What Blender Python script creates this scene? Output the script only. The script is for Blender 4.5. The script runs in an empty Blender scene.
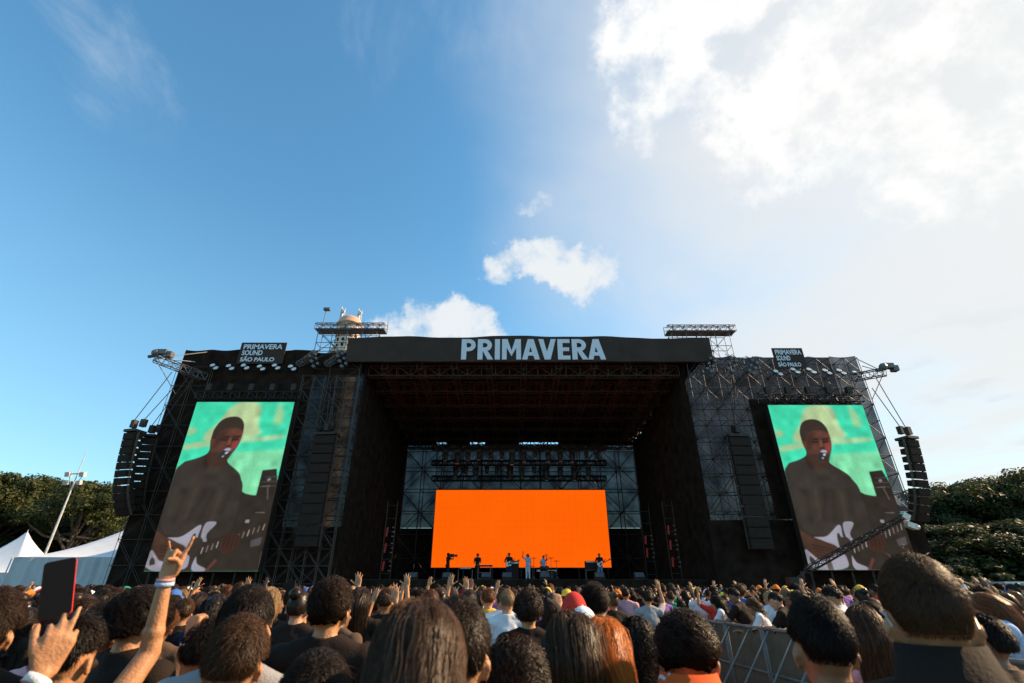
import bpy, math, random
import numpy as np
from mathutils import Vector, Matrix, Euler, noise

rnd = random.Random(11)
nrg = np.random.default_rng(5)
SC = bpy.context.scene
COL = SC.collection
R = math.radians
F, PITCH, CAMZ, CX, CY = 482.0, R(27.1), 1.75, 512.0, 341.5
SP, CP = math.sin(PITCH), math.cos(PITCH)


def direction(px, py):
    u = (px - CX) / F
    v = -(py - CY) / F
    return Vector((u, CP - v * SP, SP + v * CP))


def P(px, py, D):
    """world point seen at a pixel at the distance Y = D"""
    d = direction(px, py)
    return Vector((d.x * D / d.y, D, CAMZ + d.z * D / d.y))


def project(X, Y, Z):
    h = Z - CAMZ
    dep = Y * CP + h * SP
    up = h * CP - Y * SP
    if dep < 0.05:
        return None
    return CX + F * X / dep, CY - F * up / dep, dep


# ------------------------------------------------------------------ materials
def srgb(r, g, b):
    f = lambda c: (c / 255 / 12.92) if c <= 10 else ((c / 255 + 0.055) / 1.055) ** 2.4
    return (f(r), f(g), f(b))


def mat(name, col, rough=0.7, metal=0.0, spec=0.4, var=0.25, scale=6.0, bump=0.0, bscale=40.0, alpha=None, emit=None, estr=1.0):
    m = bpy.data.materials.new(name)
    m.use_nodes = True
    nt = m.node_tree
    b = nt.nodes['Principled BSDF']
    b.inputs['Roughness'].default_value = rough
    b.inputs['Metallic'].default_value = metal
    b.inputs['Specular IOR Level'].default_value = spec
    tc = nt.nodes.new('ShaderNodeTexCoord')
    if var > 0:
        n = nt.nodes.new('ShaderNodeTexNoise')
        n.inputs['Scale'].default_value = scale
        n.inputs['Detail'].default_value = 5
        nt.links.new(tc.outputs['Object'], n.inputs['Vector'])
        r = nt.nodes.new('ShaderNodeMapRange')
        r.inputs['From Min'].default_value = 0.25
        r.inputs['From Max'].default_value = 0.75
        r.inputs['To Min'].default_value = 1 - var
        r.inputs['To Max'].default_value = 1 + var
        nt.links.new(n.outputs['Fac'], r.inputs['Value'])
        mx = nt.nodes.new('ShaderNodeMix')
        mx.data_type = 'RGBA'
        mx.blend_type = 'MULTIPLY'
        mx.inputs[0].default_value = 1.0
        mx.inputs[6].default_value = (*col, 1)
        nt.links.new(r.outputs['Result'], mx.inputs[7])
        nt.links.new(mx.outputs[2], b.inputs['Base Color'])
    else:
        b.inputs['Base Color'].default_value = (*col, 1)
    if bump > 0:
        n2 = nt.nodes.new('ShaderNodeTexNoise')
        n2.inputs['Scale'].default_value = bscale
        n2.inputs['Detail'].default_value = 4
        nt.links.new(tc.outputs['Object'], n2.inputs['Vector'])
        bp = nt.nodes.new('ShaderNodeBump')
        bp.inputs['Strength'].default_value = bump
        bp.inputs['Distance'].default_value = 0.02
        nt.links.new(n2.outputs['Fac'], bp.inputs['Height'])
        nt.links.new(bp.outputs['Normal'], b.inputs['Normal'])
    if alpha is not None:
        b.inputs['Alpha'].default_value = alpha
    if emit:
        b.inputs['Emission Color'].default_value = (*emit, 1)
        b.inputs['Emission Strength'].default_value = estr
    return m


def scrim_mat(name, col, open_):
    """woven open mesh: a share of the light passes straight through the weave"""
    m = mat(name, col, 0.9, var=0.6, scale=0.9, spec=0.1)
    nt = m.node_tree
    b = nt.nodes['Principled BSDF']
    out = nt.nodes['Material Output']
    tr = nt.nodes.new('ShaderNodeBsdfTransparent')
    mx = nt.nodes.new('ShaderNodeMixShader')
    tc = nt.nodes.new('ShaderNodeTexCoord')
    n = nt.nodes.new('ShaderNodeTexNoise')
    n.inputs['Scale'].default_value = 0.8
    n.inputs['Detail'].default_value = 5
    nt.links.new(tc.outputs['Object'], n.inputs['Vector'])
    r = nt.nodes.new('ShaderNodeMapRange')
    r.inputs['From Min'].default_value = 0.3
    r.inputs['From Max'].default_value = 0.7
    r.inputs['To Min'].default_value = open_ * 0.2
    r.inputs['To Max'].default_value = min(1, open_ * 1.9)
    nt.links.new(n.outputs['Fac'], r.inputs['Value'])
    nt.links.new(r.outputs['Result'], mx.inputs[0])
    nt.links.new(b.outputs[0], mx.inputs[1])
    nt.links.new(tr.outputs[0], mx.inputs[2])
    nt.links.new(mx.outputs[0], out.inputs['Surface'])
    return m


M = {}
M['drape'] = mat('black_drape', (0.024, 0.015, 0.0105), 0.95, spec=0.05, var=0.55, scale=1.6, bump=0.6, bscale=2.2)
M['fascia'] = mat('fascia_vinyl', (0.062, 0.044, 0.035), 0.8, spec=0.08, var=0.18, scale=0.7, bump=0.7, bscale=1.3)
M['roofskin'] = mat('roof_skin', (0.028, 0.017, 0.012), 0.9, spec=0.1, var=0.3, scale=0.5)
M['letter'] = mat('pale_lettering', (0.72, 0.76, 0.8), 0.6, var=0.05)
M['alu'] = mat('scaffold_tube', (0.15, 0.14, 0.135), 0.5, 0.5, var=0.25)
M['alu_dark'] = mat('dark_scaffold_tube', (0.085, 0.064, 0.05), 0.6, 0.3, var=0.25)
M['alu_pale'] = mat('bright_aluminium', (0.62, 0.58, 0.53), 0.4, 0.35, var=0.25)
M['black_metal'] = mat('black_metal', (0.030, 0.020, 0.014), 0.55, 0.1, var=0.2)
M['red_metal'] = mat('red_steel', (0.07, 0.018, 0.013), 0.6, 0.1, var=0.2)
M['cabinet'] = mat('speaker_cabinet', (0.028, 0.019, 0.014), 0.75, spec=0.15, var=0.2)
M['grille'] = mat('speaker_grille', (0.034, 0.024, 0.019), 0.8, 0.0, spec=0.1, var=0.2)
M['lamp_glass'] = mat('lamp_glass', (0.75, 0.75, 0.72), 0.15, 0.0, spec=0.6, var=0.1)
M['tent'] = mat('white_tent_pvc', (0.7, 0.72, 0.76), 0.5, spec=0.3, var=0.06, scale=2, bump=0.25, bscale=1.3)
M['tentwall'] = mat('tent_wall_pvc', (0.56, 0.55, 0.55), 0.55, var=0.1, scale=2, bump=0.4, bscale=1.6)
M['bark'] = mat('bark', (0.09, 0.065, 0.045), 0.9, var=0.35, scale=4, bump=0.5, bscale=9)
M['ground'] = mat('trodden_asphalt', (0.085, 0.075, 0.065), 0.9, var=0.35, scale=0.8, bump=0.2, bscale=30)
M['salmon'] = mat('salmon_render', (0.62, 0.36, 0.25), 0.7, var=0.15, scale=1.2)
M['cream'] = mat('cream_render', (0.6, 0.52, 0.44), 0.75, var=0.12, scale=1.0)
M['deck'] = mat('stage_deck_ply', (0.035, 0.028, 0.024), 0.7, var=0.2)
M['white_metal'] = mat('white_paint_metal', (0.7, 0.7, 0.68), 0.4, var=0.1)
M['barrier'] = mat('barrier_aluminium', (0.22, 0.19, 0.16), 0.6, 0.2, var=0.2, scale=9)
M['barrier_panel'] = mat('barrier_sheet', (0.155, 0.12, 0.08), 0.8, 0.0, spec=0.1, var=0.25, scale=5, bump=0.3, bscale=60)
M['scrim_back'] = scrim_mat('open_scrim', (0.042, 0.048, 0.078), 0.035)
M['scrim_tower'] = scrim_mat('tower_scrim', (0.026, 0.031, 0.047), 0.03)
M['scrim_tower_dark'] = scrim_mat('dense_tower_scrim', (0.035, 0.026, 0.022), 0.02)
M['scrim_outer'] = scrim_mat('outer_tower_scrim', (0.11, 0.105, 0.11), 0.09)
M['red_led'] = mat('red_led_strip', (0.2, 0.01, 0.01), 0.5, var=0, emit=(0.5, 0.03, 0.02), estr=0.05)
M['white_led'] = mat('white_led_strip', (0.6, 0.6, 0.6), 0.5, var=0, emit=(0.8, 0.9, 1.0), estr=0.9)


def leaf_mat(name, a, b):
    m = bpy.data.materials.new(name)
    m.use_nodes = True
    nt = m.node_tree
    bs = nt.nodes['Principled BSDF']
    oi = nt.nodes.new('ShaderNodeNewGeometry')
    rp = nt.nodes.new('ShaderNodeMix')
    rp.data_type = 'RGBA'
    rp.inputs[6].default_value = (*a, 1)
    rp.inputs[7].default_value = (*b, 1)
    nt.links.new(oi.outputs['Random Per Island'], rp.inputs[0])
    nt.links.new(rp.outputs[2], bs.inputs['Base Color'])
    bs.inputs['Roughness'].default_value = 0.55
    bs.inputs['Specular IOR Level'].default_value = 0.3
    tl = nt.nodes.new('ShaderNodeBsdfTranslucent')
    nt.links.new(rp.outputs[2], tl.inputs['Color'])
    mx = nt.nodes.new('ShaderNodeMixShader')
    mx.inputs[0].default_value = 0.3
    nt.links.new(bs.outputs[0], mx.inputs[1])
    nt.links.new(tl.outputs[0], mx.inputs[2])
    nt.links.new(mx.outputs[0], nt.nodes['Material Output'].inputs['Surface'])
    return m


M['leaf_a'] = leaf_mat('leaves_yellow_green', (0.026, 0.040, 0.010), (0.085, 0.088, 0.02))
M['leaf_b'] = leaf_mat('leaves_dark_green', (0.02, 0.03, 0.008), (0.06, 0.075, 0.018))


# ------------------------------------------------------------------ mesh builder
class MB:
    def __init__(s):
        s.v = []
        s.f = []
        s.m = []
        s.mi = 0

    def add(s, verts, faces):
        o = len(s.v)
        s.v.extend([tuple(x) for x in verts])
        s.f.extend([tuple(i + o for i in f) for f in faces])
        s.m.extend([s.mi] * len(faces))

    def box(s, c, size, rot=None):
        hx, hy, hz = size[0] / 2, size[1] / 2, size[2] / 2
        vs = [Vector((x, y, z)) for x in (-hx, hx) for y in (-hy, hy) for z in (-hz, hz)]
        if rot is not None:
            vs = [rot @ v for v in vs]
        vs = [v + Vector(c) for v in vs]
        s.add(vs, [(0, 1, 3, 2), (4, 6, 7, 5), (0, 4, 5, 1), (2, 3, 7, 6), (0, 2, 6, 4), (1, 5, 7, 3)])

    def tube(s, a, b, ra, rb=None, n=6, cap=True):
        a = Vector(a)
        b = Vector(b)
        rb = ra if rb is None else rb
        d = b - a
        if d.length < 1e-6:
            return
        d.normalize()
        x = d.orthogonal().normalized()
        y = d.cross(x)
        vs = []
        for c, r in ((a, ra), (b, rb)):
            for i in range(n):
                t = 2 * math.pi * (i + .5) / n
                vs.append(c + x * (r * math.cos(t)) + y * (r * math.sin(t)))
        fs = [(i, (i + 1) % n, n + (i + 1) % n, n + i) for i in range(n)]
        if cap:
            fs.append(tuple(range(n - 1, -1, -1)))
            fs.append(tuple(range(n, 2 * n)))
        s.add(vs, fs)

    def path(s, pts, r, n=6):
        for a, b in zip(pts[:-1], pts[1:]):
            s.tube(a, b, r, r, n)

    def ball(s, c, rad, rot=None, nu=12, nv=8):
        c = Vector(c)
        if not hasattr(rad, '__len__'):
            rad = (rad,) * 3
        vs = [Vector((0, 0, rad[2]))]
        for j in range(1, nv):
            p = math.pi * j / nv
            for i in range(nu):
                t = 2 * math.pi * i / nu
                vs.append(Vector((rad[0] * math.sin(p) * math.cos(t), rad[1] * math.sin(p) * math.sin(t), rad[2] * math.cos(p))))
        vs.append(Vector((0, 0, -rad[2])))
        if rot is not None:
            vs = [rot @ v for v in vs]
        vs = [v + c for v in vs]
        fs = [(0, 1 + i, 1 + (i + 1) % nu) for i in range(nu)]
        for j in range(nv - 2):
            a = 1 + j * nu
            b = a + nu
            fs += [(a + i, b + i, b + (i + 1) % nu, a + (i + 1) % nu) for i in range(nu)]
        l = len(vs) - 1
        a = 1 + (nv - 2) * nu
        fs += [(l, a + (i + 1) % nu, a + i) for i in range(nu)]
        s.add(vs, fs)

    def limb(s, a, b, ra, rb, n=10):
        s.tube(a, b, ra, rb, n)
        s.ball(a, ra, nu=n, nv=6)
        s.ball(b, rb, nu=n, nv=6)

    def lathe(s, prof, c=(0, 0, 0), n=20):
        vs = []
        for r, z in prof:
            for i in range(n):
                t = 2 * math.pi * i / n
                vs.append((c[0] + r * math.cos(t), c[1] + r * math.sin(t), c[2] + z))
        fs = []
        for j in range(len(prof) - 1):
            a = j * n
            b = a + n
            fs += [(a + i, a + (i + 1) % n, b + (i + 1) % n, b + i) for i in range(n)]
        fs.append(tuple(range(n - 1, -1, -1)))
        fs.append(tuple(range((len(prof) - 1) * n, len(prof) * n)))
        s.add(vs, fs)

    def prism(s, poly, ax, depth):
        """poly: 3-D points in one plane; extruded by the vector ax*depth"""
        n = len(poly)
        d = Vector(ax) * depth
        vs = [Vector(p) for p in poly] + [Vector(p) + d for p in poly]
        fs = [tuple(range(n)), tuple(range(2 * n - 1, n - 1, -1))]
        fs += [(i, n + i, n + (i + 1) % n, (i + 1) % n) for i in range(n)]
        s.add(vs, fs)

    def truss(s, a, b, w, h, r=0.03, bay=None, n=4, up=None):
        """box truss between a and b"""
        a = Vector(a)
        b = Vector(b)
        d = (b - a).normalized()
        upv = Vector(up) if up else Vector((0, 0, 1))
        if abs(d.dot(upv)) > 0.95:
            upv = Vector((0, 1, 0))
        x = d.cross(upv).normalized()
        y = x.cross(d).normalized()
        L = (b - a).length
        k = max(1, round(L / (bay or w)))
        cs = [x * w / 2 + y * h / 2, x * w / 2 - y * h / 2, x * -w / 2 - y * h / 2, x * -w / 2 + y * h / 2]
        for c in cs:
            s.tube(a + c, b + c, r, r, n)
        for i in range(k):
            p = a + d * (L * i / k)
            q = a + d * (L * (i + 1) / k)
            for j in range(4):
                c0, c1 = cs[j], cs[(j + 1) % 4]
                s.tube(p + c0, p + c1, r * .7, r * .7, n, False)
                if (i + j) % 2:
                    c0, c1 = c1, c0
                s.tube(p + c0, q + c1, r * .7, r * .7, n, False)
        for j in range(4):
            s.tube(b + cs[j], b + cs[(j + 1) % 4], r * .7, r * .7, n, False)

    def scaffold(s, x0, x1, y0, y1, z0, z1, bay=2.0, lift=2.0, r=0.032, n=4, diag=True):
        nx = max(1, round((x1 - x0) / bay))
        ny = max(1, round((y1 - y0) / bay))
        nz = max(1, round((z1 - z0) / lift))
        X = [x0 + (x1 - x0) * i / nx for i in range(nx + 1)]
        Y = [y0 + (y1 - y0) * i / ny for i in range(ny + 1)]
        Z = [z0 + (z1 - z0) * i / nz for i in range(nz + 1)]
        for x in X:
            for y in Y:
                s.tube((x, y, z0), (x, y, z1), r, r, n)
        for k, z in enumerate(Z[1:]):
            for y in Y:
                s.tube((x0, y, z), (x1, y, z), r * .85, r * .85, n)
            for x in X:
                s.tube((x, y0, z), (x, y1, z), r * .85, r * .85, n)
            zz = Z[k]
            if diag:
                for i in range(nx):
                    a, b = (X[i], X[i + 1]) if (i + k) % 2 else (X[i + 1], X[i])
                    for y in (Y[0], Y[-1]):
                        s.tube((a, y, zz), (b, y, z), r * .75, r * .75, n, False)

    def build(s, name, material=None, parent=None, smooth=False, loc=None):
        me = bpy.data.meshes.new(name)
        me.from_pydata(s.v, [], s.f)
        mats = material if isinstance(material, (list, tuple)) else [material]
        for m in mats:
            if m:
                me.materials.append(m)
        if len(mats) > 1:
            me.polygons.foreach_set('material_index', s.m)
        if smooth:
            me.polygons.foreach_set('use_smooth', [True] * len(me.polygons))
        me.update()
        return link(name, me, parent, loc)


def link(name, me, parent=None, loc=None):
    o = bpy.data.objects.new(name, me)
    COL.objects.link(o)
    if parent is not None:
        o.parent = parent
    if loc is not None:
        o.location = loc
    return o


def tag(o, label=None, cat=None, group=None, kind=None):
    if label:
        o['label'] = label
    if cat:
        o['category'] = cat
    if group:
        o['group'] = group
    if kind:
        o['kind'] = kind
    return o


def thing(name, label, cat, loc=(0, 0, 0), group=None, rz=0):
    o = bpy.data.objects.new(name, None)
    COL.objects.link(o)
    o.location = loc
    o.rotation_euler = (0, 0, rz)
    o.empty_display_size = 0.2
    return tag(o, label, cat, group)


def copy_tree(o, kids, loc=None, rz=None, label=None):
    """copy of a thing (o) with its children and theirs; kids: {object: [children]}"""
    c = o.copy()
    COL.objects.link(c)
    for ch in kids.get(o.name, []):
        d = copy_tree(ch, kids)
        d.parent = c
    if loc is not None:
        c.location = loc
    if rz is not None:
        c.rotation_euler = (0, 0, rz)
    if label:
        c['label'] = label
    return c


def kids_of():
    k = {}
    for o in bpy.data.objects:
        if o.parent is not None:
            k.setdefault(o.parent.name, []).append(o)
    return k


# ------------------------------------------------------------------ camera, sun, sky
cam = bpy.data.cameras.new('camera')
cam.sensor_width = 36
cam.lens = F / 1024 * 36
cam.clip_end = 6000
cam.clip_start = 0.05
cam.dof.use_dof = True
cam.dof.focus_distance = 30
cam.dof.aperture_fstop = 3.2
camo = bpy.data.objects.new('camera', cam)
COL.objects.link(camo)
camo.location = (0, 0, CAMZ)
camo.rotation_euler = (R(90) + PITCH, 0, 0)
SC.camera = camo

SUN_AZ, SUN_EL = R(78), R(32)          # azimuth to the right of the view direction
sdir = Vector((math.sin(SUN_AZ) * math.cos(SUN_EL), math.cos(SUN_AZ) * math.cos(SUN_EL), math.sin(SUN_EL)))
sl = bpy.data.lights.new('sun', 'SUN')
sl.energy = 5.0
sl.angle = R(0.5)
sl.color = (1.0, 0.72, 0.44)
so = bpy.data.objects.new('sun', sl)
COL.objects.link(so)
so.rotation_euler = (-sdir).to_track_quat('-Z', 'Y').to_euler()

W = bpy.data.worlds.new('World')
SC.world = W
W.use_nodes = True
nt = W.node_tree
for n in list(nt.nodes):
    nt.nodes.remove(n)
N = nt.nodes.new
L = nt.links.new


def mth(op, a, b=None, c=None, clamp=False):
    n = N('ShaderNodeMath')
    n.operation = op
    n.use_clamp = clamp
    for i, x in enumerate((a, b, c)):
        if x is None:
            continue
        if isinstance(x, (int, float)):
            n.inputs[i].default_value = x
        else:
            L(x, n.inputs[i])
    return n.outputs[0]


def sstep(x, lo, hi):
    n = N('ShaderNodeMapRange')
    n.interpolation_type = 'SMOOTHSTEP'
    L(x, n.inputs['Value'])
    n.inputs['From Min'].default_value = lo
    n.inputs['From Max'].default_value = hi
    return n.outputs['Result']


def vdot(v, d):
    n = N('ShaderNodeVectorMath')
    n.operation = 'DOT_PRODUCT'
    L(v, n.inputs[0])
    n.inputs[1].default_value = d
    return n.outputs['Value']


def mixc(f, a, b):
    n = N('ShaderNodeMix')
    n.data_type = 'RGBA'
    if isinstance(f, (int, float)):
        n.inputs[0].default_value = f
    else:
        L(f, n.inputs[0])
    for i, x in ((6, a), (7, b)):
        if isinstance(x, tuple):
            n.inputs[i].default_value = (*x, 1)
        else:
            L(x, n.inputs[i])
    return n.outputs[2]


def wnoise(v, scale, detail=6, rough=0.55, stretch=(1, 1, 1), dist=0.0, off=(0, 0, 0)):
    mp = N('ShaderNodeMapping')
    mp.inputs['Scale'].default_value = stretch
    mp.inputs['Location'].default_value = off
    L(v, mp.inputs['Vector'])
    n = N('ShaderNodeTexNoise')
    n.inputs['Scale'].default_value = scale
    n.inputs['Detail'].default_value = detail
    n.inputs['Roughness'].default_value = rough
    n.inputs['Distortion'].default_value = dist
    L(mp.outputs['Vector'], n.inputs['Vector'])
    return n.outputs['Fac']


SKY = 0.11
sky = N('ShaderNodeTexSky')
sky.sky_type = 'NISHITA'
sky.sun_disc = False
sky.sun_elevation = SUN_EL
sky.sun_rotation = SUN_AZ
sky.air_density = 1.15
sky.dust_density = 0.6
sky.ozone_density = 1.2
tc = N('ShaderNodeTexCoord')
V = tc.outputs['Generated']
# cloud layers: a plane overhead, seen by direction
sep = N('ShaderNodeSeparateXYZ')
L(V, sep.inputs[0])
zz = mth('MAXIMUM', sep.outputs['Z'], 0.06)
cmb = N('ShaderNodeCombineXYZ')
L(mth('DIVIDE', sep.outputs['X'], zz), cmb.inputs[0])
L(mth('DIVIDE', sep.outputs['Y'], zz), cmb.inputs[1])
PL = cmb.outputs[0]
K = 0.715 / SKY


def dn(px, py):
    d = direction(px, py).normalized()
    return (d.x, d.y, d.z)


# ragged cloud edges: the direction itself is stirred by noise
wn = N('ShaderNodeTexNoise')
wn.inputs['Scale'].default_value = 9.0
wn.inputs['Detail'].default_value = 7
wn.inputs['Roughness'].default_value = 0.62
L(V, wn.inputs['Vector'])
ws = N('ShaderNodeVectorMath')
ws.operation = 'MULTIPLY_ADD'
L(wn.outputs['Color'], ws.inputs[0])
ws.inputs[1].default_value = (0.15, 0.15, 0.15)
ws.inputs[2].default_value = (-0.075, -0.075, -0.075)
wa = N('ShaderNodeVectorMath')
wa.operation = 'ADD'
L(V, wa.inputs[0])
L(ws.outputs[0], wa.inputs[1])
wz = N('ShaderNodeVectorMath')
wz.operation = 'NORMALIZE'
L(wa.outputs[0], wz.inputs[0])
VW = wz.outputs[0]
sunward = vdot(V, (math.sin(R(62)) * math.cos(R(33)), math.cos(R(62)) * math.cos(R(33)), math.sin(R(33))))
# thin high veil thickening towards the side of the sun
veil_n = wnoise(PL, 1.1, 5, 0.5, dist=0.4)
veil = sstep(mth('ADD', sunward, mth('MULTIPLY', mth('SUBTRACT', veil_n, 0.5), 0.36)), 0.56, 0.98)
veil = mth('MULTIPLY', veil, 0.93)
# broken cloud bank high on the right
big = wnoise(V, 4.2, 9, 0.60, off=(0.4, 1.3, 0.2), dist=0.25)
fine = wnoise(V, 15.0, 6, 0.62, off=(2.0, 0.3, 1.0))


def blob(px, py, r, amp=1.0):
    """soft cap of sky round one direction, r in degrees"""
    return mth('MULTIPLY', sstep(vdot(VW, dn(px, py)), math.cos(R(r)), math.cos(R(r * 0.25))), amp)


def addm(*xs):
    o = xs[0]
    for x in xs[1:]:
        o = mth('MAXIMUM', o, x)
    return o


bank = addm(blob(690, 40, 11), blob(830, 70, 15, 1.15), blob(650, 110, 6, .85), blob(960, 110, 13), blob(980, 10, 12), blob(850, 140, 6, .9))
bank = mth('SUBTRACT', bank, addm(blob(748, 50, 4.4, .8), blob(1000, 52, 4.5, .7), blob(705, 105, 3.5, .35), blob(640, 75, 3, .35), blob(900, 20, 3, .3)))
bk = mth('ADD', bank, mth('ADD', mth('MULTIPLY', mth('SUBTRACT', big, 0.5), 3.0), mth('MULTIPLY', mth('SUBTRACT', fine, 0.5), 2.6)))
bankm = mth('MULTIPLY', mth('MULTIPLY', sstep(bk, 0.26, 1.40), sstep(bank, 0.03, 0.4)), 0.95)
cum = addm(blob(498, 267, 2.8, .85), blob(522, 266, 3.2, .95), blob(548, 266, 3.9, 1.05), blob(576, 273, 3.9, 1.05), blob(602, 273, 3.0, .95), blob(455, 318, 4.4), blob(475, 322, 4.2), blob(425, 332, 4.6), blob(490, 330, 3.5), blob(395, 338, 3.5),
           blob(545, 194, 1.8, .34), blob(532, 200, 1.5, .3))
cm = mth('ADD', cum, mth('ADD', mth('MULTIPLY', mth('SUBTRACT', wnoise(V, 13, 8, 0.62, off=(1, 2, 3), dist=.3), 0.5), 1.5), mth('MULTIPLY', mth('SUBTRACT', fine, 0.5), 2.0)))
cumm = mth('MULTIPLY', mth('MULTIPLY', sstep(cm, 0.22, 1.15), sstep(cum, 0.02, 0.35)), 0.92)
wisp_n = wnoise(PL, 2.2, 8, 0.62, stretch=(1.0, 0.45, 1), dist=0.9, off=(3, 1, 0))
wisp_z = addm(blob(230, 25, 14), blob(490, 20, 8), blob(40, 20, 9), blob(340, 10, 8))
wisp = mth('MULTIPLY', mth('MULTIPLY', sstep(wisp_n, 0.50, 0.78), wisp_z), 0.38)
low_n = wnoise(V, 9.0, 7, 0.55, stretch=(1, 1, 3.5), off=(5, 5, 5))
low = mth('MULTIPLY', mth('MULTIPLY', sstep(low_n, 0.52, 0.66), blob(1010, 440, 14)), 0.2)

hs = N('ShaderNodeHueSaturation')
hs.inputs['Saturation'].default_value = 1.12
hs.inputs['Value'].default_value = 1.28
tint = N('ShaderNodeMix')
tint.data_type = 'RGBA'
tint.blend_type = 'MULTIPLY'
tint.inputs[0].default_value = 1.0
tint.inputs[7].default_value = (0.78, 1.03, 1.02, 1)
L(sky.outputs[0], tint.inputs[6])
L(tint.outputs[2], hs.inputs['Color'])
# dust near the horizon pales the blue
hz = mth('MULTIPLY', sstep(sep.outputs['Z'], 0.70, 0.05), 0.42)
c0 = mixc(hz, hs.outputs[0], (0.30 * K, 0.47 * K, 0.64 * K))
c1 = mixc(veil, c0, (0.725 * K, 0.72 * K, 0.705 * K))
c2 = mixc(wisp, c1, (0.60 * K, 0.67 * K, 0.74 * K))
c3 = mixc(bankm, c2, (0.88 * K, 0.875 * K, 0.855 * K))
c4 = mixc(cumm, c3, (0.74 * K, 0.76 * K, 0.765 * K))
c5 = mixc(low, c4, (0.42 * K, 0.50 * K, 0.58 * K))
bg = N('ShaderNodeBackground')
L(c5, bg.inputs['Color'])
bg.inputs['Strength'].default_value = SKY
wo = N('ShaderNodeOutputWorld')
L(bg.outputs[0], wo.inputs['Surface'])

SC.view_settings.view_transform = 'Standard'
SC.view_settings.look = 'None'
SC.view_settings.exposure = 0.75
SC.view_settings.gamma = 1
SC.render.engine = 'CYCLES'
SC.cycles.max_bounces = 6
SC.cycles.transparent_max_bounces = 12
SC.cycles.caustics_reflective = False
SC.cycles.caustics_refractive = False
SC.cycles.use_denoising = True
# ------------------------------------------------------------------ ground
g = MB()
g.add([(-900, -200, 0), (900, -200, 0), (900, 1500, 0), (-900, 1500, 0)], [(0, 1, 2, 3)])
tag(g.build('ground', M['ground']), kind='structure')


def text_mesh(name, body, box, y, material, parent, extrude=0.02, bold=0.03, shear=0.0, spacing=1.0):
    """lettering facing the audience, fitted to (x0, x1, z0, z1) on the plane y"""
    cu = bpy.data.curves.new(name, 'FONT')
    cu.body = body
    cu.size = 1
    cu.extrude = extrude
    cu.offset = bold
    cu.shear = shear
    cu.space_character = spacing
    cu.space_line = 0.95
    cu.align_x = 'LEFT'
    ob = bpy.data.objects.new(name, cu)
    COL.objects.link(ob)
    dg = bpy.context.evaluated_depsgraph_get()
    me = bpy.data.meshes.new_from_object(ob.evaluated_get(dg))
    bpy.data.objects.remove(ob)
    co = np.empty(len(me.vertices) * 3, np.float32)
    me.vertices.foreach_get('co', co)
    co = co.reshape(-1, 3)
    lo, hi = co.min(0), co.max(0)
    x0, x1, z0, z1 = box
    out = np.empty_like(co)
    out[:, 0] = x0 + (co[:, 0] - lo[0]) / (hi[0] - lo[0]) * (x1 - x0)
    out[:, 2] = z0 + (co[:, 1] - lo[1]) / (hi[1] - lo[1]) * (z1 - z0)
    out[:, 1] = y - (co[:, 2] - lo[2])
    me.vertices.foreach_set('co', out.ravel())
    me.materials.clear()
    me.materials.append(material)
    me.update()
    return link(name, me, parent)


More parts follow.
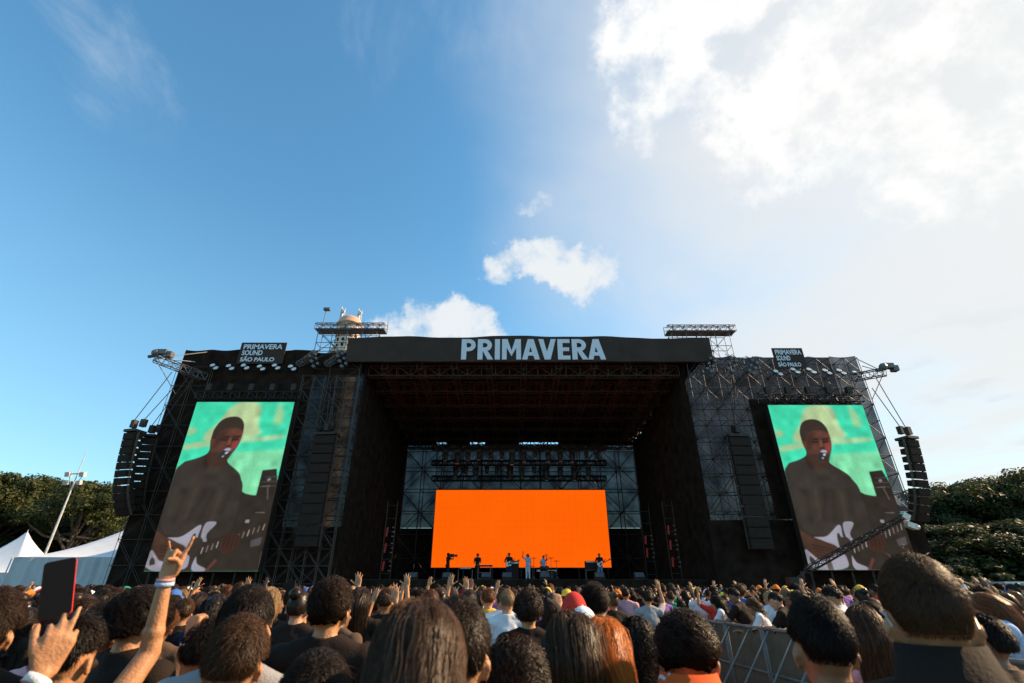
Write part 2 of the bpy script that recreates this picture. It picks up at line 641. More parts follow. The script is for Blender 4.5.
def block_lettering(word, x0, x1, z0, z1, y, parent):
    """heavy grotesque capitals cut as plates"""
    T_ = .215
    W_ = {'P': .60, 'R': .64, 'I': T_, 'M': .80, 'A': .74, 'V': .74, 'E': .52}
    gap = .085
    kern = {('A', 'V'): -.13, ('V', 'E'): -.02, ('R', 'A'): -.07, ('M', 'A'): -.04}
    m = MB()
    x = 0.0
    polys = []

    def bowl(x, w):
        r_o, r_i = .30, .30 - .19
        n_ = 12
        cx, cy = x + w - r_o, .70
        st = [(x + T_, 1.0), (x + T_, 1 - .19), (cx, 1 - .19), (cx, 1.0)]
        lo = [(x + T_, .40 + .19), (x + T_, .40), (cx, .40), (cx, .40 + .19)]
        seg = []
        for i in range(n_):
            a0, a1 = math.pi / 2 - math.pi * i / n_, math.pi / 2 - math.pi * (i + 1) / n_
            seg.append([(cx + r_o * math.cos(a0), cy + r_o * math.sin(a0)), (cx + r_o * math.cos(a1), cy + r_o * math.sin(a1)), (cx + r_i * math.cos(a1), cy + r_i * math.sin(a1)), (cx + r_i * math.cos(a0), cy + r_i * math.sin(a0))])
        return [st, lo] + seg
    for i, c in enumerate(word):
        w = W_[c]
        bar = lambda xa, xb, ya, yb: [(xa, ya), (xb, ya), (xb, yb), (xa, yb)]
        if c in 'PRIE':
            polys.append(bar(x, x + T_, 0, 1))
        if c in 'PR':
            polys += bowl(x, min(w, .60))
        if c == 'R':
            polys.append([(x + .22, .42), (x + .42, .42), (x + .66, 0), (x + .42, 0)])
        if c == 'E':
            polys += [bar(x + T_, x + w, .81, 1), bar(x + T_, x + w * .93, .41, .59), bar(x + T_, x + w, 0, .19)]
        if c == 'M':
            polys += [bar(x, x + .2, 0, 1), bar(x + w - .2, x + w, 0, 1), [(x + .0, 1), (x + .235, 1), (x + w / 2 + .005, .42), (x + w / 2 - .0, .16)], [(x + w - .235, 1), (x + w, 1), (x + w / 2, .16), (x + w / 2, .42)]]
        if c == 'A':
            polys += [[(x, 0), (x + .215, 0), (x + w / 2 + .02, .80), (x + w / 2 - .125, 1)], [(x + w - .215, 0), (x + w, 0), (x + w / 2 + .125, 1), (x + w / 2 - .125, 1)], bar(x + .2, x + w - .2, .19, .36)]
        if c == 'V':
            polys += [[(x, 1), (x + .215, 1), (x + w / 2 + .02, .20), (x + w / 2 - .125, 0)], [(x + w - .215, 1), (x + w, 1), (x + w / 2 + .125, 0), (x + w / 2 - .125, 0)]]
        x += w + gap + (kern.get((c, word[i + 1]), 0) if i < len(word) - 1 else 0)
    tot = x - gap
    for k, p in enumerate(polys):
        e = .0015 * (k % 7)
        m.prism([(x0 + px_ / tot * (x1 - x0), y - e, z0 + pz_ * (z1 - z0)) for px_, pz_ in p], (0, 1, 0), .03 + e)
    return m.build('lettering', M['letter'], parent)


# ------------------------------------------------------------------ stage
XL, XR, YF, YB = -11.2, 13.0, 33.0, 51.0
DECK = 2.25
stage = thing('stage', 'large black festival stage with roof, raised deck and open back', 'stage', (0, 0, 0))
m = MB()
m.box(((XL + XR) / 2, (34.5 + YB) / 2, DECK - .15), (XR - XL - .1, YB - 34.5 - .1, .3))
m.build('deck', M['deck'], stage)
m = MB()
n = 60
pts = []
for i in range(n + 1):
    x = XL + .05 + (XR - XL - .1) * i / n
    pts.append((x, 34.4 + .05 * math.sin(i * 1.9) + .03 * math.sin(i * .7)))
for (xa, ya), (xb, yb) in zip(pts[:-1], pts[1:]):
    m.add([(xa, ya, 0), (xb, yb, 0), (xb, yb, DECK - .02), (xa, ya, DECK - .02)], [(0, 1, 2, 3)])
m.build('front_skirt', M['drape'], stage, True)
# side drapes along the depth of the stage, gathered in folds
for sx, x in ((-1, XL), (1, XR)):
    m = MB()
    n = 150
    top = [16.6, 15.2]
    pr = None
    for i in range(n + 1):
        y = YF + .6 + (YB - YF - .6) * i / n
        xx = x + .09 * math.sin(i * 1.7) + .05 * math.sin(i * .61)
        zt = 17.1 + (15.75 - 17.1) * i / n
        if sx > 0:
            zt -= .16 + .14 * math.sin(i * .33) + .1 * math.sin(i * .9)
        q = [(xx, y, 0.0), (xx, y, zt)]
        if pr:
            m.add([pr[0], q[0], q[1], pr[1]], [(0, 1, 2, 3)])
        pr = q
    m.build('side_drape', M['drape'], stage, True)
# roof: skin, fascia, trusses
r = MB()
zf, zb = 16.95, 15.55
xl, xr = XL - .9, XR + 1.6
r.add([(xl, YF + .3, zf + .35), (xr, YF + .3, zf + .35), (XR + .1, YB + .5, zb + .35), (XL - .2, YB + .5, zb + .35),
       (xl, YF + .3, zf + 2.1), (xr, YF + .3, zf + 2.1), (XR + .1, YB + .5, zb + 1.0), (XL - .2, YB + .5, zb + 1.0)],
      [(0, 3, 2, 1), (4, 5, 6, 7), (0, 1, 5, 4), (2, 3, 7, 6), (1, 2, 6, 5), (3, 0, 4, 7)])
roof = r.build('roof', M['roofskin'], stage)
tr = MB()
for i in range(7):
    y = YF + 1.2 + i * 2.75
    z = zf + (zb - zf) * (y - YF) / (YB - YF) - .25
    tr.truss((XL + .2, y, z), (XR - .2, y, z), .55, .8, .05, 1.1)
for i in range(9):
    x = XL + 1.5 + i * 2.65
    tr.truss((x, YF + .5, zf - .15), (x, YB - .3, zb - .15), .4, .5, .04, 1.3)
tr.build('roof_truss', M['alu_dark'], roof)
for i, x in enumerate((-7.6, -5.2, -3.0, 2.4, 4.6, 7.8, 9.9)):
    ht = MB()
    y0 = 34.8 + (i % 3) * .5
    z = zf - .85
    ht.tube((x, y0, z), (x - .45 + .12 * i, y0 + 5.0, z - .35), .055)
    ht.build('brace_tube', M['red_metal'], roof)
fa = P(349, 336.5, YF), P(714, 361.5, YF)
fx0, fx1, fz0, fz1 = fa[0].x, fa[1].x, fa[1].z, fa[0].z
f = MB()
n = 48
front, back = [], []
for i in range(n + 1):
    t = i / n
    x = fx0 + (fx1 - fx0) * t
    zt = fz1 + .10 * math.sin(t * 17) * math.sin(t * 5) - .20 * max(0, t - .72) / .28 - .12 * max(0, .16 - t) / .16
    yy = YF + .03 * math.sin(t * 60) + .02 * math.sin(t * 23)
    front.append(((x, yy, fz0), (x, yy, zt)))
for a, b in zip(front[:-1], front[1:]):
    f.add([a[0], b[0], b[1], a[1]], [(0, 1, 2, 3)])
f.add([(fx0, YF + .03, fz0), (fx1, YF + .03, fz0), (fx1, YF + .29, fz0), (fx0, YF + .29, fz0)], [(0, 1, 2, 3)])
for x in (fx0, fx1):
    f.add([(x, YF + .03, fz0), (x, YF + 1.6, fz0), (x, YF + 1.6, fz1 - .2), (x, YF + .03, fz1 - .2)], [(0, 1, 2, 3)])
fas = f.build('fascia_banner', M['fascia'], stage)
a, b = P(462, 339.5, YF), P(606, 359.8, YF)
block_lettering('PRIMAVERA', a.x, b.x, b.z, a.z, YF - .06, fas)

# back of the stage: scaffold, open scrim, valance with gaps of daylight under the roof
bx0, bx1 = -11.3, 13.1
s = MB()
s.scaffold(bx0, bx1, YB - .9, YB + .9, 0, 14.9, 2.1, 2.0, .05)
s.build('rear_scaffold', M['alu_dark'], stage)
s = MB()
zt = P(520, 445.5, YB + .2).z
zm = P(520, 528, YB + .2).z
s.add([(bx0, YB + .2, zm), (bx1, YB + .2, zm), (bx1, YB + .2, zt), (bx0, YB + .2, zt)], [(0, 1, 2, 3)])
s.build('rear_scrim', M['scrim_back'], stage)
s = MB()
s.box(((bx0 + bx1) / 2, YB + .3, zm / 2 + .0), (bx1 - bx0, .06, zm - .02))
s.build('rear_drape', M['drape'], stage)
s = MB()
gaps = [(437, 447), (470, 485), (519, 558)]
xs = [bx0 - .1]
for ga, gb in gaps:
    xs += [P(ga, 443, YB).x, P(gb, 443, YB).x]
xs.append(bx1 + .3)
zv = P(520, 441, YB).z
for i in range(0, len(xs), 2):
    s.box(((xs[i] + xs[i + 1]) / 2, YB - .05, (zv + zt) / 2 - .02), (xs[i + 1] - xs[i], .05, zv - zt + .1))
s.box(((bx0 + bx1) / 2, YB - .05, (zv + .06 + zb + .5) / 2), (bx1 - bx0 + .6, .06, zb + .5 - zv - .02))
s.build('valance', M['roofskin'], stage)

# ------------------------------------------------------------------ orange screen
YL = 45.0
a, b = P(433, 490, YL), P(611.5, 567.5, YL)
x0, x1, z0, z1 = P(431.0, 567, YL).x, b.x, b.z, a.z
led_or = mat('orange_picture', (0.012, 0.008, 0.006), 0.8, var=0, spec=.05)
nt2 = led_or.node_tree
bs = nt2.nodes['Principled BSDF']
tcn = nt2.nodes.new('ShaderNodeTexCoord')
bk_ = nt2.nodes.new('ShaderNodeTexNoise')
bk_.inputs['Scale'].default_value = 0.35
nt2.links.new(tcn.outputs['Object'], bk_.inputs['Vector'])
rp = nt2.nodes.new('ShaderNodeMix')
rp.data_type = 'RGBA'
rp.inputs[6].default_value = (0.95, 0.105, 0.0, 1)
rp.inputs[7].default_value = (1.0, 0.135, 0.0, 1)
nt2.links.new(bk_.outputs['Fac'], rp.inputs[0])
nt2.links.new(rp.outputs[2], bs.inputs['Emission Color'])
bs.inputs['Emission Strength'].default_value = 0.61
t = thing('led_wall', 'wide plain orange video wall at the back of the stage', 'video wall', ((x0 + x1) / 2, YL, DECK))
m = MB()
nx, nz = 28, 12
for i in range(nx):
    for k in range(nz):
        xa = x0 + (x1 - x0) * i / nx - t.location.x
        xb = x0 + (x1 - x0) * (i + 1) / nx - t.location.x
        za = z0 + (z1 - z0) * k / nz - DECK
        zb_ = z0 + (z1 - z0) * (k + 1) / nz - DECK
        e = .0012
        m.add([(xa + e, 0, za + e), (xb - e, 0, za + e), (xb - e, 0, zb_ - e), (xa + e, 0, zb_ - e)], [(0, 1, 2, 3)])
m.build('picture', led_or, t)
m = MB()
w = (x1 - x0) / 2
m.box((0, .16, (z0 + z1) / 2 - DECK), (2 * w + .1, .3, z1 - z0 + .1))
m.build('cabinet_frame', M['black_metal'], t)
for i in range(7):
    m = MB()
    x = -w + .3 + i * (2 * w - .6) / 6
    m.tube((x, .1, 0), (x, .1, z0 - DECK), .07)
    m.tube((x, 1.6, 0), (x, .1, z0 - DECK - .1), .05)
    m.build('support_leg', M['black_metal'], t)

# ------------------------------------------------------------------ the singer on the side screens
YS = 32.0
sx0, sx1 = P(768, 406, YS).x, P(862, 406, YS).x + .05
sz1, sz0 = P(815, 405, YS).z, P(815, 570, YS).z


def uvp(px, py):
    p = P(px, py, YS)
    return ((p.x - sx0) / (sx1 - sx0), (sz1 - p.z) / (sz1 - sz0))


def A3(*pts):
    return [uvp(760 + x / 6.4, 400 + y / 6.4) for x, y in pts]


def A4(*pts):
    return [uvp(760 + x / 6.4, 485 + y / 6.4) for x, y in pts]


def inpoly(U, Vv, poly):
    ins = np.zeros(U.shape, bool)
    n = len(poly)
    for i in range(n):
        xa, ya = poly[i]
        xb, yb = poly[(i + 1) % n]
        c = ((ya > Vv) != (yb > Vv)) & (U < (xb - xa) * (Vv - ya) / ((yb - ya) if abs(yb - ya) > 1e-9 else 1e-9) + xa)
        ins ^= c
    return ins


def singer_picture(NU, NV):
    ss = 3
    U, Vv = np.meshgrid((np.arange(NU * ss) + .5) / (NU * ss), (np.arange(NV * ss) + .5) / (NV * ss))
    img = np.zeros(U.shape + (3,))

    def smooth_poly(p):
        for _ in range(2):
            q = []
            for i in range(len(p)):
                (xa, ya), (xb, yb) = p[i], p[(i + 1) % len(p)]
                q += [(xa * .75 + xb * .25, ya * .75 + yb * .25), (xa * .25 + xb * .75, ya * .25 + yb * .75)]
            p = q
        return p

    def lay(poly, c, blur=0, sharp=False):
        if len(poly) >= 6 and not sharp:
            poly = smooth_poly(poly)
        c = np.array(srgb(*c))
        mk = inpoly(U, Vv, poly).astype(float)
        for _ in range(blur):
            sh = 3 if blur > 5 else 1
            mk = (mk + np.roll(mk, sh, 0) + np.roll(mk, -sh, 0) + np.roll(mk, sh, 1) + np.roll(mk, -sh, 1)) / 5
        img[:] = img * (1 - mk[..., None]) + c * mk[..., None]

    def line(p, q, wd, c, blur=0):
        (xa, ya), (xb, yb) = p, q
        asp = (sz1 - sz0) / (sx1 - sx0)
        d = math.hypot(xb - xa, (yb - ya) * asp) + 1e-6
        nx_, ny_ = -(yb - ya) * asp / d * wd, (xb - xa) / d * wd / asp
        lay([(xa + nx_, ya + ny_), (xb + nx_, yb + ny_), (xb - nx_, yb - ny_), (xa - nx_, ya - ny_)], c, blur)

    img[:] = np.array(srgb(64, 216, 172))
    beige = (178, 202, 150)
    lay(A3((280, 30), (465, 30), (500, 170), (575, 240), (440, 265), (225, 285), (208, 225), (260, 170)), beige, 10)
    lay(A3((565, 35), (600, 60), (655, 150), (640, 178), (600, 170), (575, 100)), (150, 205, 150), 10)
    lay(A3((90, 195), (140, 198), (148, 225), (105, 238)), beige, 8)
    lay(A3((110, 300), (260, 278), (440, 262), (720, 236), (720, 262), (450, 282), (280, 302), (120, 335)), beige, 8)
    lay(A3((440, 410), (465, 345), (760, 328), (820, 450), (700, 460)) + A4((760, 74), (600, 80), (560, 0)), (126, 216, 164), 6, True)
    dark = (50, 43, 36)
    lay(A3((120, 425), (290, 370), (300, 330), (272, 285), (250, 200), (265, 140), (320, 120), (380, 130), (430, 180), (452, 250), (460, 310), (445, 375), (440, 405), (560, 470), (600, 520)) + A4((625, 0), (657, 73), (1000, 73), (1000, 560), (280, 560)), dark, 1)
    vb = uvp(870, 496.6)[1]
    lay([(-.1, vb), (1.1, vb), (1.1, 1.1), (-.1, 1.1)], dark, 1)
    lay(A4((657, 73), (747, 73), (900, 60), (1010, 560), (700, 560)), (50, 43, 37), 2)
    lay(A3((697, 458), (780, 448), (860, 580)) + A4((870, 0), (880, 75), (745, 73)), (45, 38, 33), 1, True)
    for yy in (500, 530, 560):
        line(A3((730, yy))[0], A3((830, yy - 4))[0], .004, (70, 64, 60))
    line(A3((762, 520))[0], A3((778, 512))[0], .012, (120, 120, 126), 1)
    line(A4((752, 15))[0], A4((800, 12))[0], .004, (105, 100, 96), 1)
    line(A4((790, 20))[0], A4((830, 95))[0], .005, (95, 90, 86), 1)
    line(A4((800, 178))[0], A4((860, 178))[0], .004, (100, 96, 92), 1)
    line(A4((770, 232))[0], A4((795, 232))[0], .014, (150, 150, 155), 1)
    # shirt with a few soft folds
    lay(A3((120, 425), (290, 370), (440, 408), (560, 470), (600, 520)) + A4((625, 0), (715, 260), (700, 320), (600, 345), (420, 330), (255, 300)), (56, 50, 45), 2)
    for a_, b_ in (((300, 40), (330, 260)), ((470, 30), (480, 250)), ((560, 20), (620, 280)), ((420, 60), (400, 240))):
        line(A4(a_)[0], A4(b_)[0], .02, (52, 45, 38), 8)
    for a_, b_ in (((350, 20), (390, 220)), ((520, 40), (560, 260))):
        line(A4(a_)[0], A4(b_)[0], .015, (66, 58, 50), 8)
    # head
    lay(A3((300, 330), (440, 380), (440, 420), (380, 450), (300, 400)), (66, 47, 38), 3)
    lay(A3((265, 140), (320, 120), (380, 128), (430, 178), (440, 225), (330, 200), (315, 240), (280, 262), (262, 240), (250, 200)), (56, 46, 39), 1)
    lay(A3((312, 205), (350, 190), (432, 200), (452, 250), (460, 310), (445, 365), (415, 400), (360, 395), (312, 350), (300, 310), (285, 290), (290, 262)), (84, 54, 43), 3)
    lay(A3((405, 205), (440, 215), (455, 270), (452, 330), (425, 340), (410, 280)), (106, 60, 49), 6)
    lay(A3((415, 285), (448, 280), (452, 320), (430, 330)), (140, 54, 54), 5)
    lay(A3((330, 345), (440, 345), (425, 395), (365, 392)), (66, 46, 38), 4)
    lay(A3((318, 242), (372, 246), (375, 258), (322, 256)), (44, 33, 28), 1)
    lay(A3((396, 246), (440, 240), (440, 252), (398, 258)), (44, 33, 28), 1)
    lay(A3((330, 262), (374, 264), (370, 276), (334, 274)), (58, 38, 32), 2)
    lay(A3((398, 264), (438, 258), (436, 270), (400, 276)), (58, 38, 32), 2)
    lay(A3((383, 255), (392, 255), (405, 305), (385, 308)), (120, 74, 58), 2)
    lay(A3((274, 262), (296, 262), (298, 312), (282, 300)), (92, 58, 46), 1)
    lay(A3((385, 330), (405, 318), (425, 322), (432, 345), (420, 375), (400, 395), (372, 395), (365, 372), (375, 350)), (50, 46, 48), 1)
    lay(A3((383, 330), (402, 318), (424, 322), (428, 336), (400, 336)), (150, 150, 172), 1)
    lay(A3((404, 345), (422, 342), (418, 356), (406, 358)), (190, 190, 200), 1)
    lay(A3((396, 368), (410, 366), (408, 376), (398, 378)), (160, 160, 170), 1)
    lay(A3((300, 215), (330, 208), (345, 262), (335, 300), (312, 330), (298, 300)), (66, 44, 37), 7)
    lay(A3((352, 205), (400, 200), (402, 232), (356, 236)), (104, 66, 52), 6)
    lay(A3((345, 285), (378, 285), (372, 322), (345, 318)), (98, 58, 46), 6)
    lay(A3((312, 345), (360, 350), (366, 400), (340, 392)), (60, 43, 35), 6)
    lay(A3((388, 300), (410, 300), (408, 312), (386, 312)), (62, 38, 32), 2)
    lay(A3((330, 262), (374, 262), (370, 274), (334, 274)), (48, 32, 28), 2)
    lay(A3((398, 262), (438, 256), (436, 268), (400, 274)), (48, 32, 28), 2)
    lay(A3((290, 372), (330, 400), (352, 440), (330, 450), (300, 420)), (52, 40, 33), 7)
    # guitar
    white = (152, 150, 162)
    lay(A4((280, 395), (330, 440), (390, 490), (500, 430), (560, 450), (582, 545), (300, 545)), white, 1)
    lay(A4((325, 330), (420, 336), (460, 300), (500, 250), (520, 262), (528, 335), (560, 360), (525, 420), (495, 420), (475, 400), (410, 355)), white, 1)
    lay(A4((522, 240), (560, 232), (592, 235), (602, 250), (575, 300), (580, 330), (610, 362), (556, 356)), white, 1)
    lay(A4((585, 440), (600, 470), (622, 502), (695, 526), (692, 545), (596, 545)), white, 1)
    lay(A4((490, 310), (508, 305), (516, 335), (560, 330), (590, 372), (580, 440), (600, 545), (578, 545), (555, 455), (520, 420), (500, 370)), (56, 48, 42), 1)
    lay(A4((318, 452), (345, 470), (362, 500), (332, 508), (316, 480)), (62, 54, 48), 1)
    lay(A4((425, 500), (455, 485), (475, 545), (440, 545)), (92, 80, 76), 1)
    lay(A4((255, 285), (330, 335), (430, 365), (490, 388), (512, 418), (470, 460), (395, 492), (330, 440), (285, 390), (262, 330)), (72, 50, 39), 2)
    for k in range(4):
        line(A4((330 + k * 10, 380 + k * 22))[0], A4((470 - k * 8, 415 + k * 14))[0], .006, (58, 41, 33), 1)
    lay(A4((560, 385), (760, 300), (960, 205), (985, 250), (780, 352), (590, 440)), (54, 44, 37), 2)
    for k in range(15):
        f_ = k / 14
        x = 600 + 350 * f_
        y = 395 - 172 * f_
        line(A4((x, y))[0], A4((x + 9, y + 40))[0], .004, (125, 118, 116) if k % 3 else (165, 160, 160), 0)
    lay(A4((690, 330), (745, 300), (800, 330), (810, 400), (760, 440), (700, 410)), (66, 43, 35), 3)
    for k in range(4):
        line(A4((705 + k * 22, 322 - k * 4))[0], A4((722 + k * 24, 400 - k * 4))[0], .006, (52, 36, 30), 1)
    line(A4((700, 540))[0], A4((725, 470))[0], .012, (98, 58, 54), 1)
    lay(A4((870, 350), (930, 330), (945, 380), (890, 392)), (82, 78, 80), 2)
    # camera softness, and broad light falloff of the filmed scene
    for _ in range(3):
        img = (img * 2 + np.roll(img, 1, 0) + np.roll(img, -1, 0) + np.roll(img, 1, 1) + np.roll(img, -1, 1)) / 6
    gn = nrg.normal(size=(26, 16))
    yy_ = np.linspace(0, 24.99, NV * ss)
    xx_ = np.linspace(0, 14.99, NU * ss)
    y0_, x0_ = yy_.astype(int), xx_.astype(int)
    fy, fx = (yy_ - y0_)[:, None], (xx_ - x0_)[None]
    fy, fx = fy * fy * (3 - 2 * fy), fx * fx * (3 - 2 * fx)
    nz_ = (gn[y0_][:, x0_] * (1 - fy) * (1 - fx) + gn[y0_ + 1][:, x0_] * fy * (1 - fx) + gn[y0_][:, x0_ + 1] * (1 - fy) * fx + gn[y0_ + 1][:, x0_ + 1] * fy * fx)
    img = img * (1 + .12 * nz_[..., None])
    img2 = img.reshape(NV, ss, NU, ss, 3).mean((1, 3))
    img2 *= nrg.uniform(0.92, 1.08, img2.shape[:2] + (1,))
    return img2


NU, NV = 150, 234
PIC = singer_picture(NU, NV)
led = bpy.data.materials.new('led_picture')
led.use_nodes = True
ln = led.node_tree
bs = ln.nodes['Principled BSDF']
at = ln.nodes.new('ShaderNodeVertexColor')
at.layer_name = 'picture'
ln.links.new(at.outputs['Color'], bs.inputs['Emission Color'])
bs.inputs['Emission Strength'].default_value = 0.60
bs.inputs['Base Color'].default_value = (0.014, 0.009, 0.006, 1)
bs.inputs['Specular IOR Level'].default_value = .05
bs.inputs['Roughness'].default_value = 0.8


def side_screen(x0, x1, z0, z1, label):
    t = thing('video_screen', label, 'video screen', ((x0 + x1) / 2, YS, 0), 'video screens beside the stage')
    xs = np.linspace(x0, x1, NU + 1) - (x0 + x1) / 2
    zs = np.linspace(z1, z0, NV + 1)
    gx, gz = np.meshgrid(xs, zs)
    vs = np.stack([gx, np.zeros_like(gx), gz], -1).reshape(-1, 3)
    i, j = np.meshgrid(np.arange(NU), np.arange(NV))
    a = (j * (NU + 1) + i).ravel()
    fs = np.stack([a + NU + 1, a + NU + 2, a + 1, a], -1)
    me = bpy.data.meshes.new('picture')
    me.from_pydata(vs.tolist(), [], fs.tolist())
    ca = me.color_attributes.new('picture', 'FLOAT_COLOR', 'CORNER')
    col = np.ones((NU * NV, 4, 4), np.float32)
    col[:, :, :3] = PIC.reshape(-1, 1, 3)
    ca.data.foreach_set('color', col.ravel())
    me.materials.append(led)
    link('picture', me, t)
    w = (x1 - x0) / 2
    m = MB()
    m.box((0, .24, (z0 + z1) / 2), (2 * w + .06, .44, z1 - z0 + .06))
    m.build('cabinet_frame', M['black_metal'], t)
    m = MB()
    m.truss((-w - .3, .3, z1 + .55), (w + .3, .3, z1 + .55), .5, .5, .04, .6)
    m.build('header_truss', M['black_metal'], t)
    for k in range(5):
        m = MB()
        x = -w + .4 + k * (2 * w - .8) / 4
        m.tube((x, .3, z1 + .8), (x, .3, z1 + 1.5), .05)
        m.box((x, .3, z1 + 1.2), (.35, .3, .5))
        m.build('chain_hoist', M['black_metal'], t)
    for k in range(6):
        m = MB()
        x = -w + .2 + k * (2 * w - .4) / 5
        m.tube((x, .3, 0), (x, .3, z0), .06)
        m.tube((x, 1.3, 0), (x, .25, z0 - .4), .05)
        m.build('support_leg', M['black_metal'], t)
    return t


lx0, lx1 = P(197, 402, YS).x, P(294.5, 402, YS).x
lz1, lz0 = P(245, 402, YS).z, P(205, 571.5, YS).z
side_screen(lx0, lx1, lz0, lz1, 'tall video screen showing a singing guitarist, on the tower beside the white tents')
side_screen(sx0, sx1, sz0, sz1, 'tall video screen showing a singing guitarist, with the camera crane boom crossing it')

# ------------------------------------------------------------------ scaffold towers with cloths
ZTL, ZTR = 18.0, 17.45


def cloth(name, x0, x1, y, z0, z1, material, parent, amp=.05, top_sag=.0, n=40):
    m = MB()
    pr = None
    for i in range(n + 1):
        t = i / n
        x = x0 + (x1 - x0) * t
        yy = y + amp * math.sin(t * (x1 - x0) * 2.6) + amp * .6 * math.sin(t * (x1 - x0) * 1.1 + 1)
        zt = z1 - top_sag * abs(math.sin(t * (x1 - x0) / 2.1 * math.pi))
        q = [(x, yy, z0), (x, yy, (z0 + zt) / 2), (x, yy, zt)]
        if pr:
            m.add([pr[0], q[0], q[1], pr[1]], [(0, 1, 2, 3)])
            m.add([pr[1], q[1], q[2], pr[2]], [(0, 1, 2, 3)])
        pr = q
    return m.build(name, material, parent, True)


tl = thing('scaffold_tower', 'black clad scaffold tower carrying the screen beside the white tents', 'scaffold tower', (0, 0, 0))
m = MB()
m.scaffold(-24.9, -11.5, 33.4, 36.0, 0, ZTL, 2.1, 1.5, .034)
m.scaffold(-15.5, -11.3, 32.95, 33.2, 0, ZTL - 2.2, .85, 1.0, .026, 4)
m.scaffold(-25.0, -22.4, 32.95, 33.2, 0, ZTL - 1.5, 1.2, 1.5, .022, 4)
m.build('frame', M['alu_dark'], tl)
cloth('front_cloth', -25.05, -14.9, 33.25, 0, ZTL + .05, M['drape'], tl, .05, .06, 70)
cloth('rear_scrim', -17.6, -11.25, 36.2, 5.0, ZTL - .1, M['scrim_tower_dark'], tl, .05, .1)
cloth('lower_cloth', -15.2, -10.95, 33.45, 0, 5.3, M['drape'], tl, .05)
cloth('top_cloth', -15.2, -11.3, 33.45, 15.9, ZTL - .05, M['drape'], tl, .05, .05)
m = MB()
m.add([(-25.08, 33.3, 0), (-25.08, 36.1, 0), (-25.08, 36.1, ZTL), (-25.08, 33.3, ZTL)], [(0, 1, 2, 3)])
m.build('side_cloth', M['drape'], tl)

tr_ = thing('scaffold_tower', 'scaffold tower with see-through scrim carrying the screen beside the camera crane', 'scaffold tower', (0, 0, 0))
m = MB()
m.scaffold(13.3, 26.4, 33.4, 34.6, 0, ZTR, 1.1, 1.25, .034)
m.build('frame', M['alu_dark'], tr_)
cloth('rear_scrim', 13.1, 25.2, 34.7, 5.4, ZTR + .75, M['scrim_tower'], tr_, .06, .16, 60)
cloth('outer_scrim', 25.2, 27.3, 34.7, 5.4, ZTR + .75, M['scrim_outer'], tr_, .03, .1, 20)
cloth('lower_cloth', 12.75, 26.55, 33.25, 0, 5.7, M['drape'], tr_, .05, 0, 60)
cloth('screen_backcloth', 17.2, 24.6, 33.15, 5.75, 14.0, M['drape'], tr_, .03, 0, 30)


# follow-spot platforms above the roof
def platform(x0, x1, y, zd, zbase, label):
    t = thing('spot_platform', label, 'platform', ((x0 + x1) / 2, y, zbase))
    w = (x1 - x0) / 2
    h = zd - zbase
    m = MB()
    m.scaffold(-w + .3, w - .6, -.5, .5, 0, h, 1.3, 1.3, .035)
    m.build('frame', M['alu'], t)
    m = MB()
    m.box((0, 0, h + .16), (2 * w, .9, .12))
    m.truss((-w, -.55, h + .35), (w, -.55, h + .35), .3, .55, .035, .5)
    m.build('deck', M['alu'], t)
    m = MB()
    k = 7
    for i in range(k + 1):
        x = -w + 2 * w * i / k
        m.tube((x, .4, h + .1), (x, .4, h + .95 + .35 * (i % 3 == 1)), .03)
    m.tube((-w, .4, h + .6), (w, .4, h + .6), .025)
    m.tube((-w, .4, h + .95), (w, .4, h + .95), .025)
    m.build('guard_rail', M['alu'], t)
    return t


pa, pb = P(318, 329, 37), P(386, 329, 37)
pl = platform(pa.x, pb.x, 37, pa.z - .4, ZTL, 'scaffold platform with pole on the tower top, in front of the domed building')
m = MB()
w = (pb.x - pa.x) / 2
m.tube((-w + .3, 0, pa.z - ZTL - .1), (-w + .4, 0, pa.z - ZTL + 1.9), .035)
m.box((-w + .45, 0, pa.z - ZTL + 2.0), (.55, .3, .22))
m.build('lamp_pole', M['alu'], pl)
pa, pb = P(666, 333, 37), P(733, 333, 37)
platform(pa.x, pb.x, 37, pa.z - .2, ZTR, 'scaffold platform standing against pale cloud beside the roof banner end')

# domed building far behind the stage
yb = 82.0
cx_ = P(350, 325, yb).x
zt_ = P(352, 318, yb).z
b = thing('domed_building', 'distant salmon domed tower with antennas rising behind the stage', 'building', (cx_, yb, 0))
m = MB()
m.lathe([(2.6, 0), (2.6, zt_ - 8.5), (2.9, zt_ - 8.4), (2.9, zt_ - 7.6), (2.2, zt_ - 7.5), (2.2, zt_ - 2.0)], n=24)
m.build('tower_wall', M['cream'], b)
m = MB()
for k in range(4):
    z = zt_ - 6.9 + k * 1.15
    for i in range(12):
        a_ = 2 * math.pi * i / 12
        m.box((2.22 * math.cos(a_), 2.22 * math.sin(a_), z), (.5, .06, .6), Matrix.Rotation(a_ + math.pi / 2, 3, 'Z'))
m.build('window_band', M['cabinet'], b)
m = MB()
m.lathe([(2.5, zt_ - 2.0), (2.5, zt_ - 1.7), (2.25, zt_ - 1.6), (2.2, zt_ - 1.0), (1.8, zt_ - .35), (1.1, zt_), (.3, zt_ + .15)], n=24)
m.build('dome', M['salmon'], b, True)
for x, h in ((-1.9, 2.6), (1.5, 2.2)):
    m = MB()
    m.tube((x, 0, zt_ - 1.6), (x, 0, zt_ + h - .6), .28, .2, 8)
    m.tube((x - .3, 0, zt_ - 1.6), (x - .3, 0, zt_ + h), .09)
    m.tube((x + .35, .2, zt_ - 1), (x + .35, .2, zt_ + h - .3), .07)
    m.box((x + .1, -.2, zt_ + h - 1.2), (.7, .3, .5))
    m.build('antenna', M['alu_pale'], b)


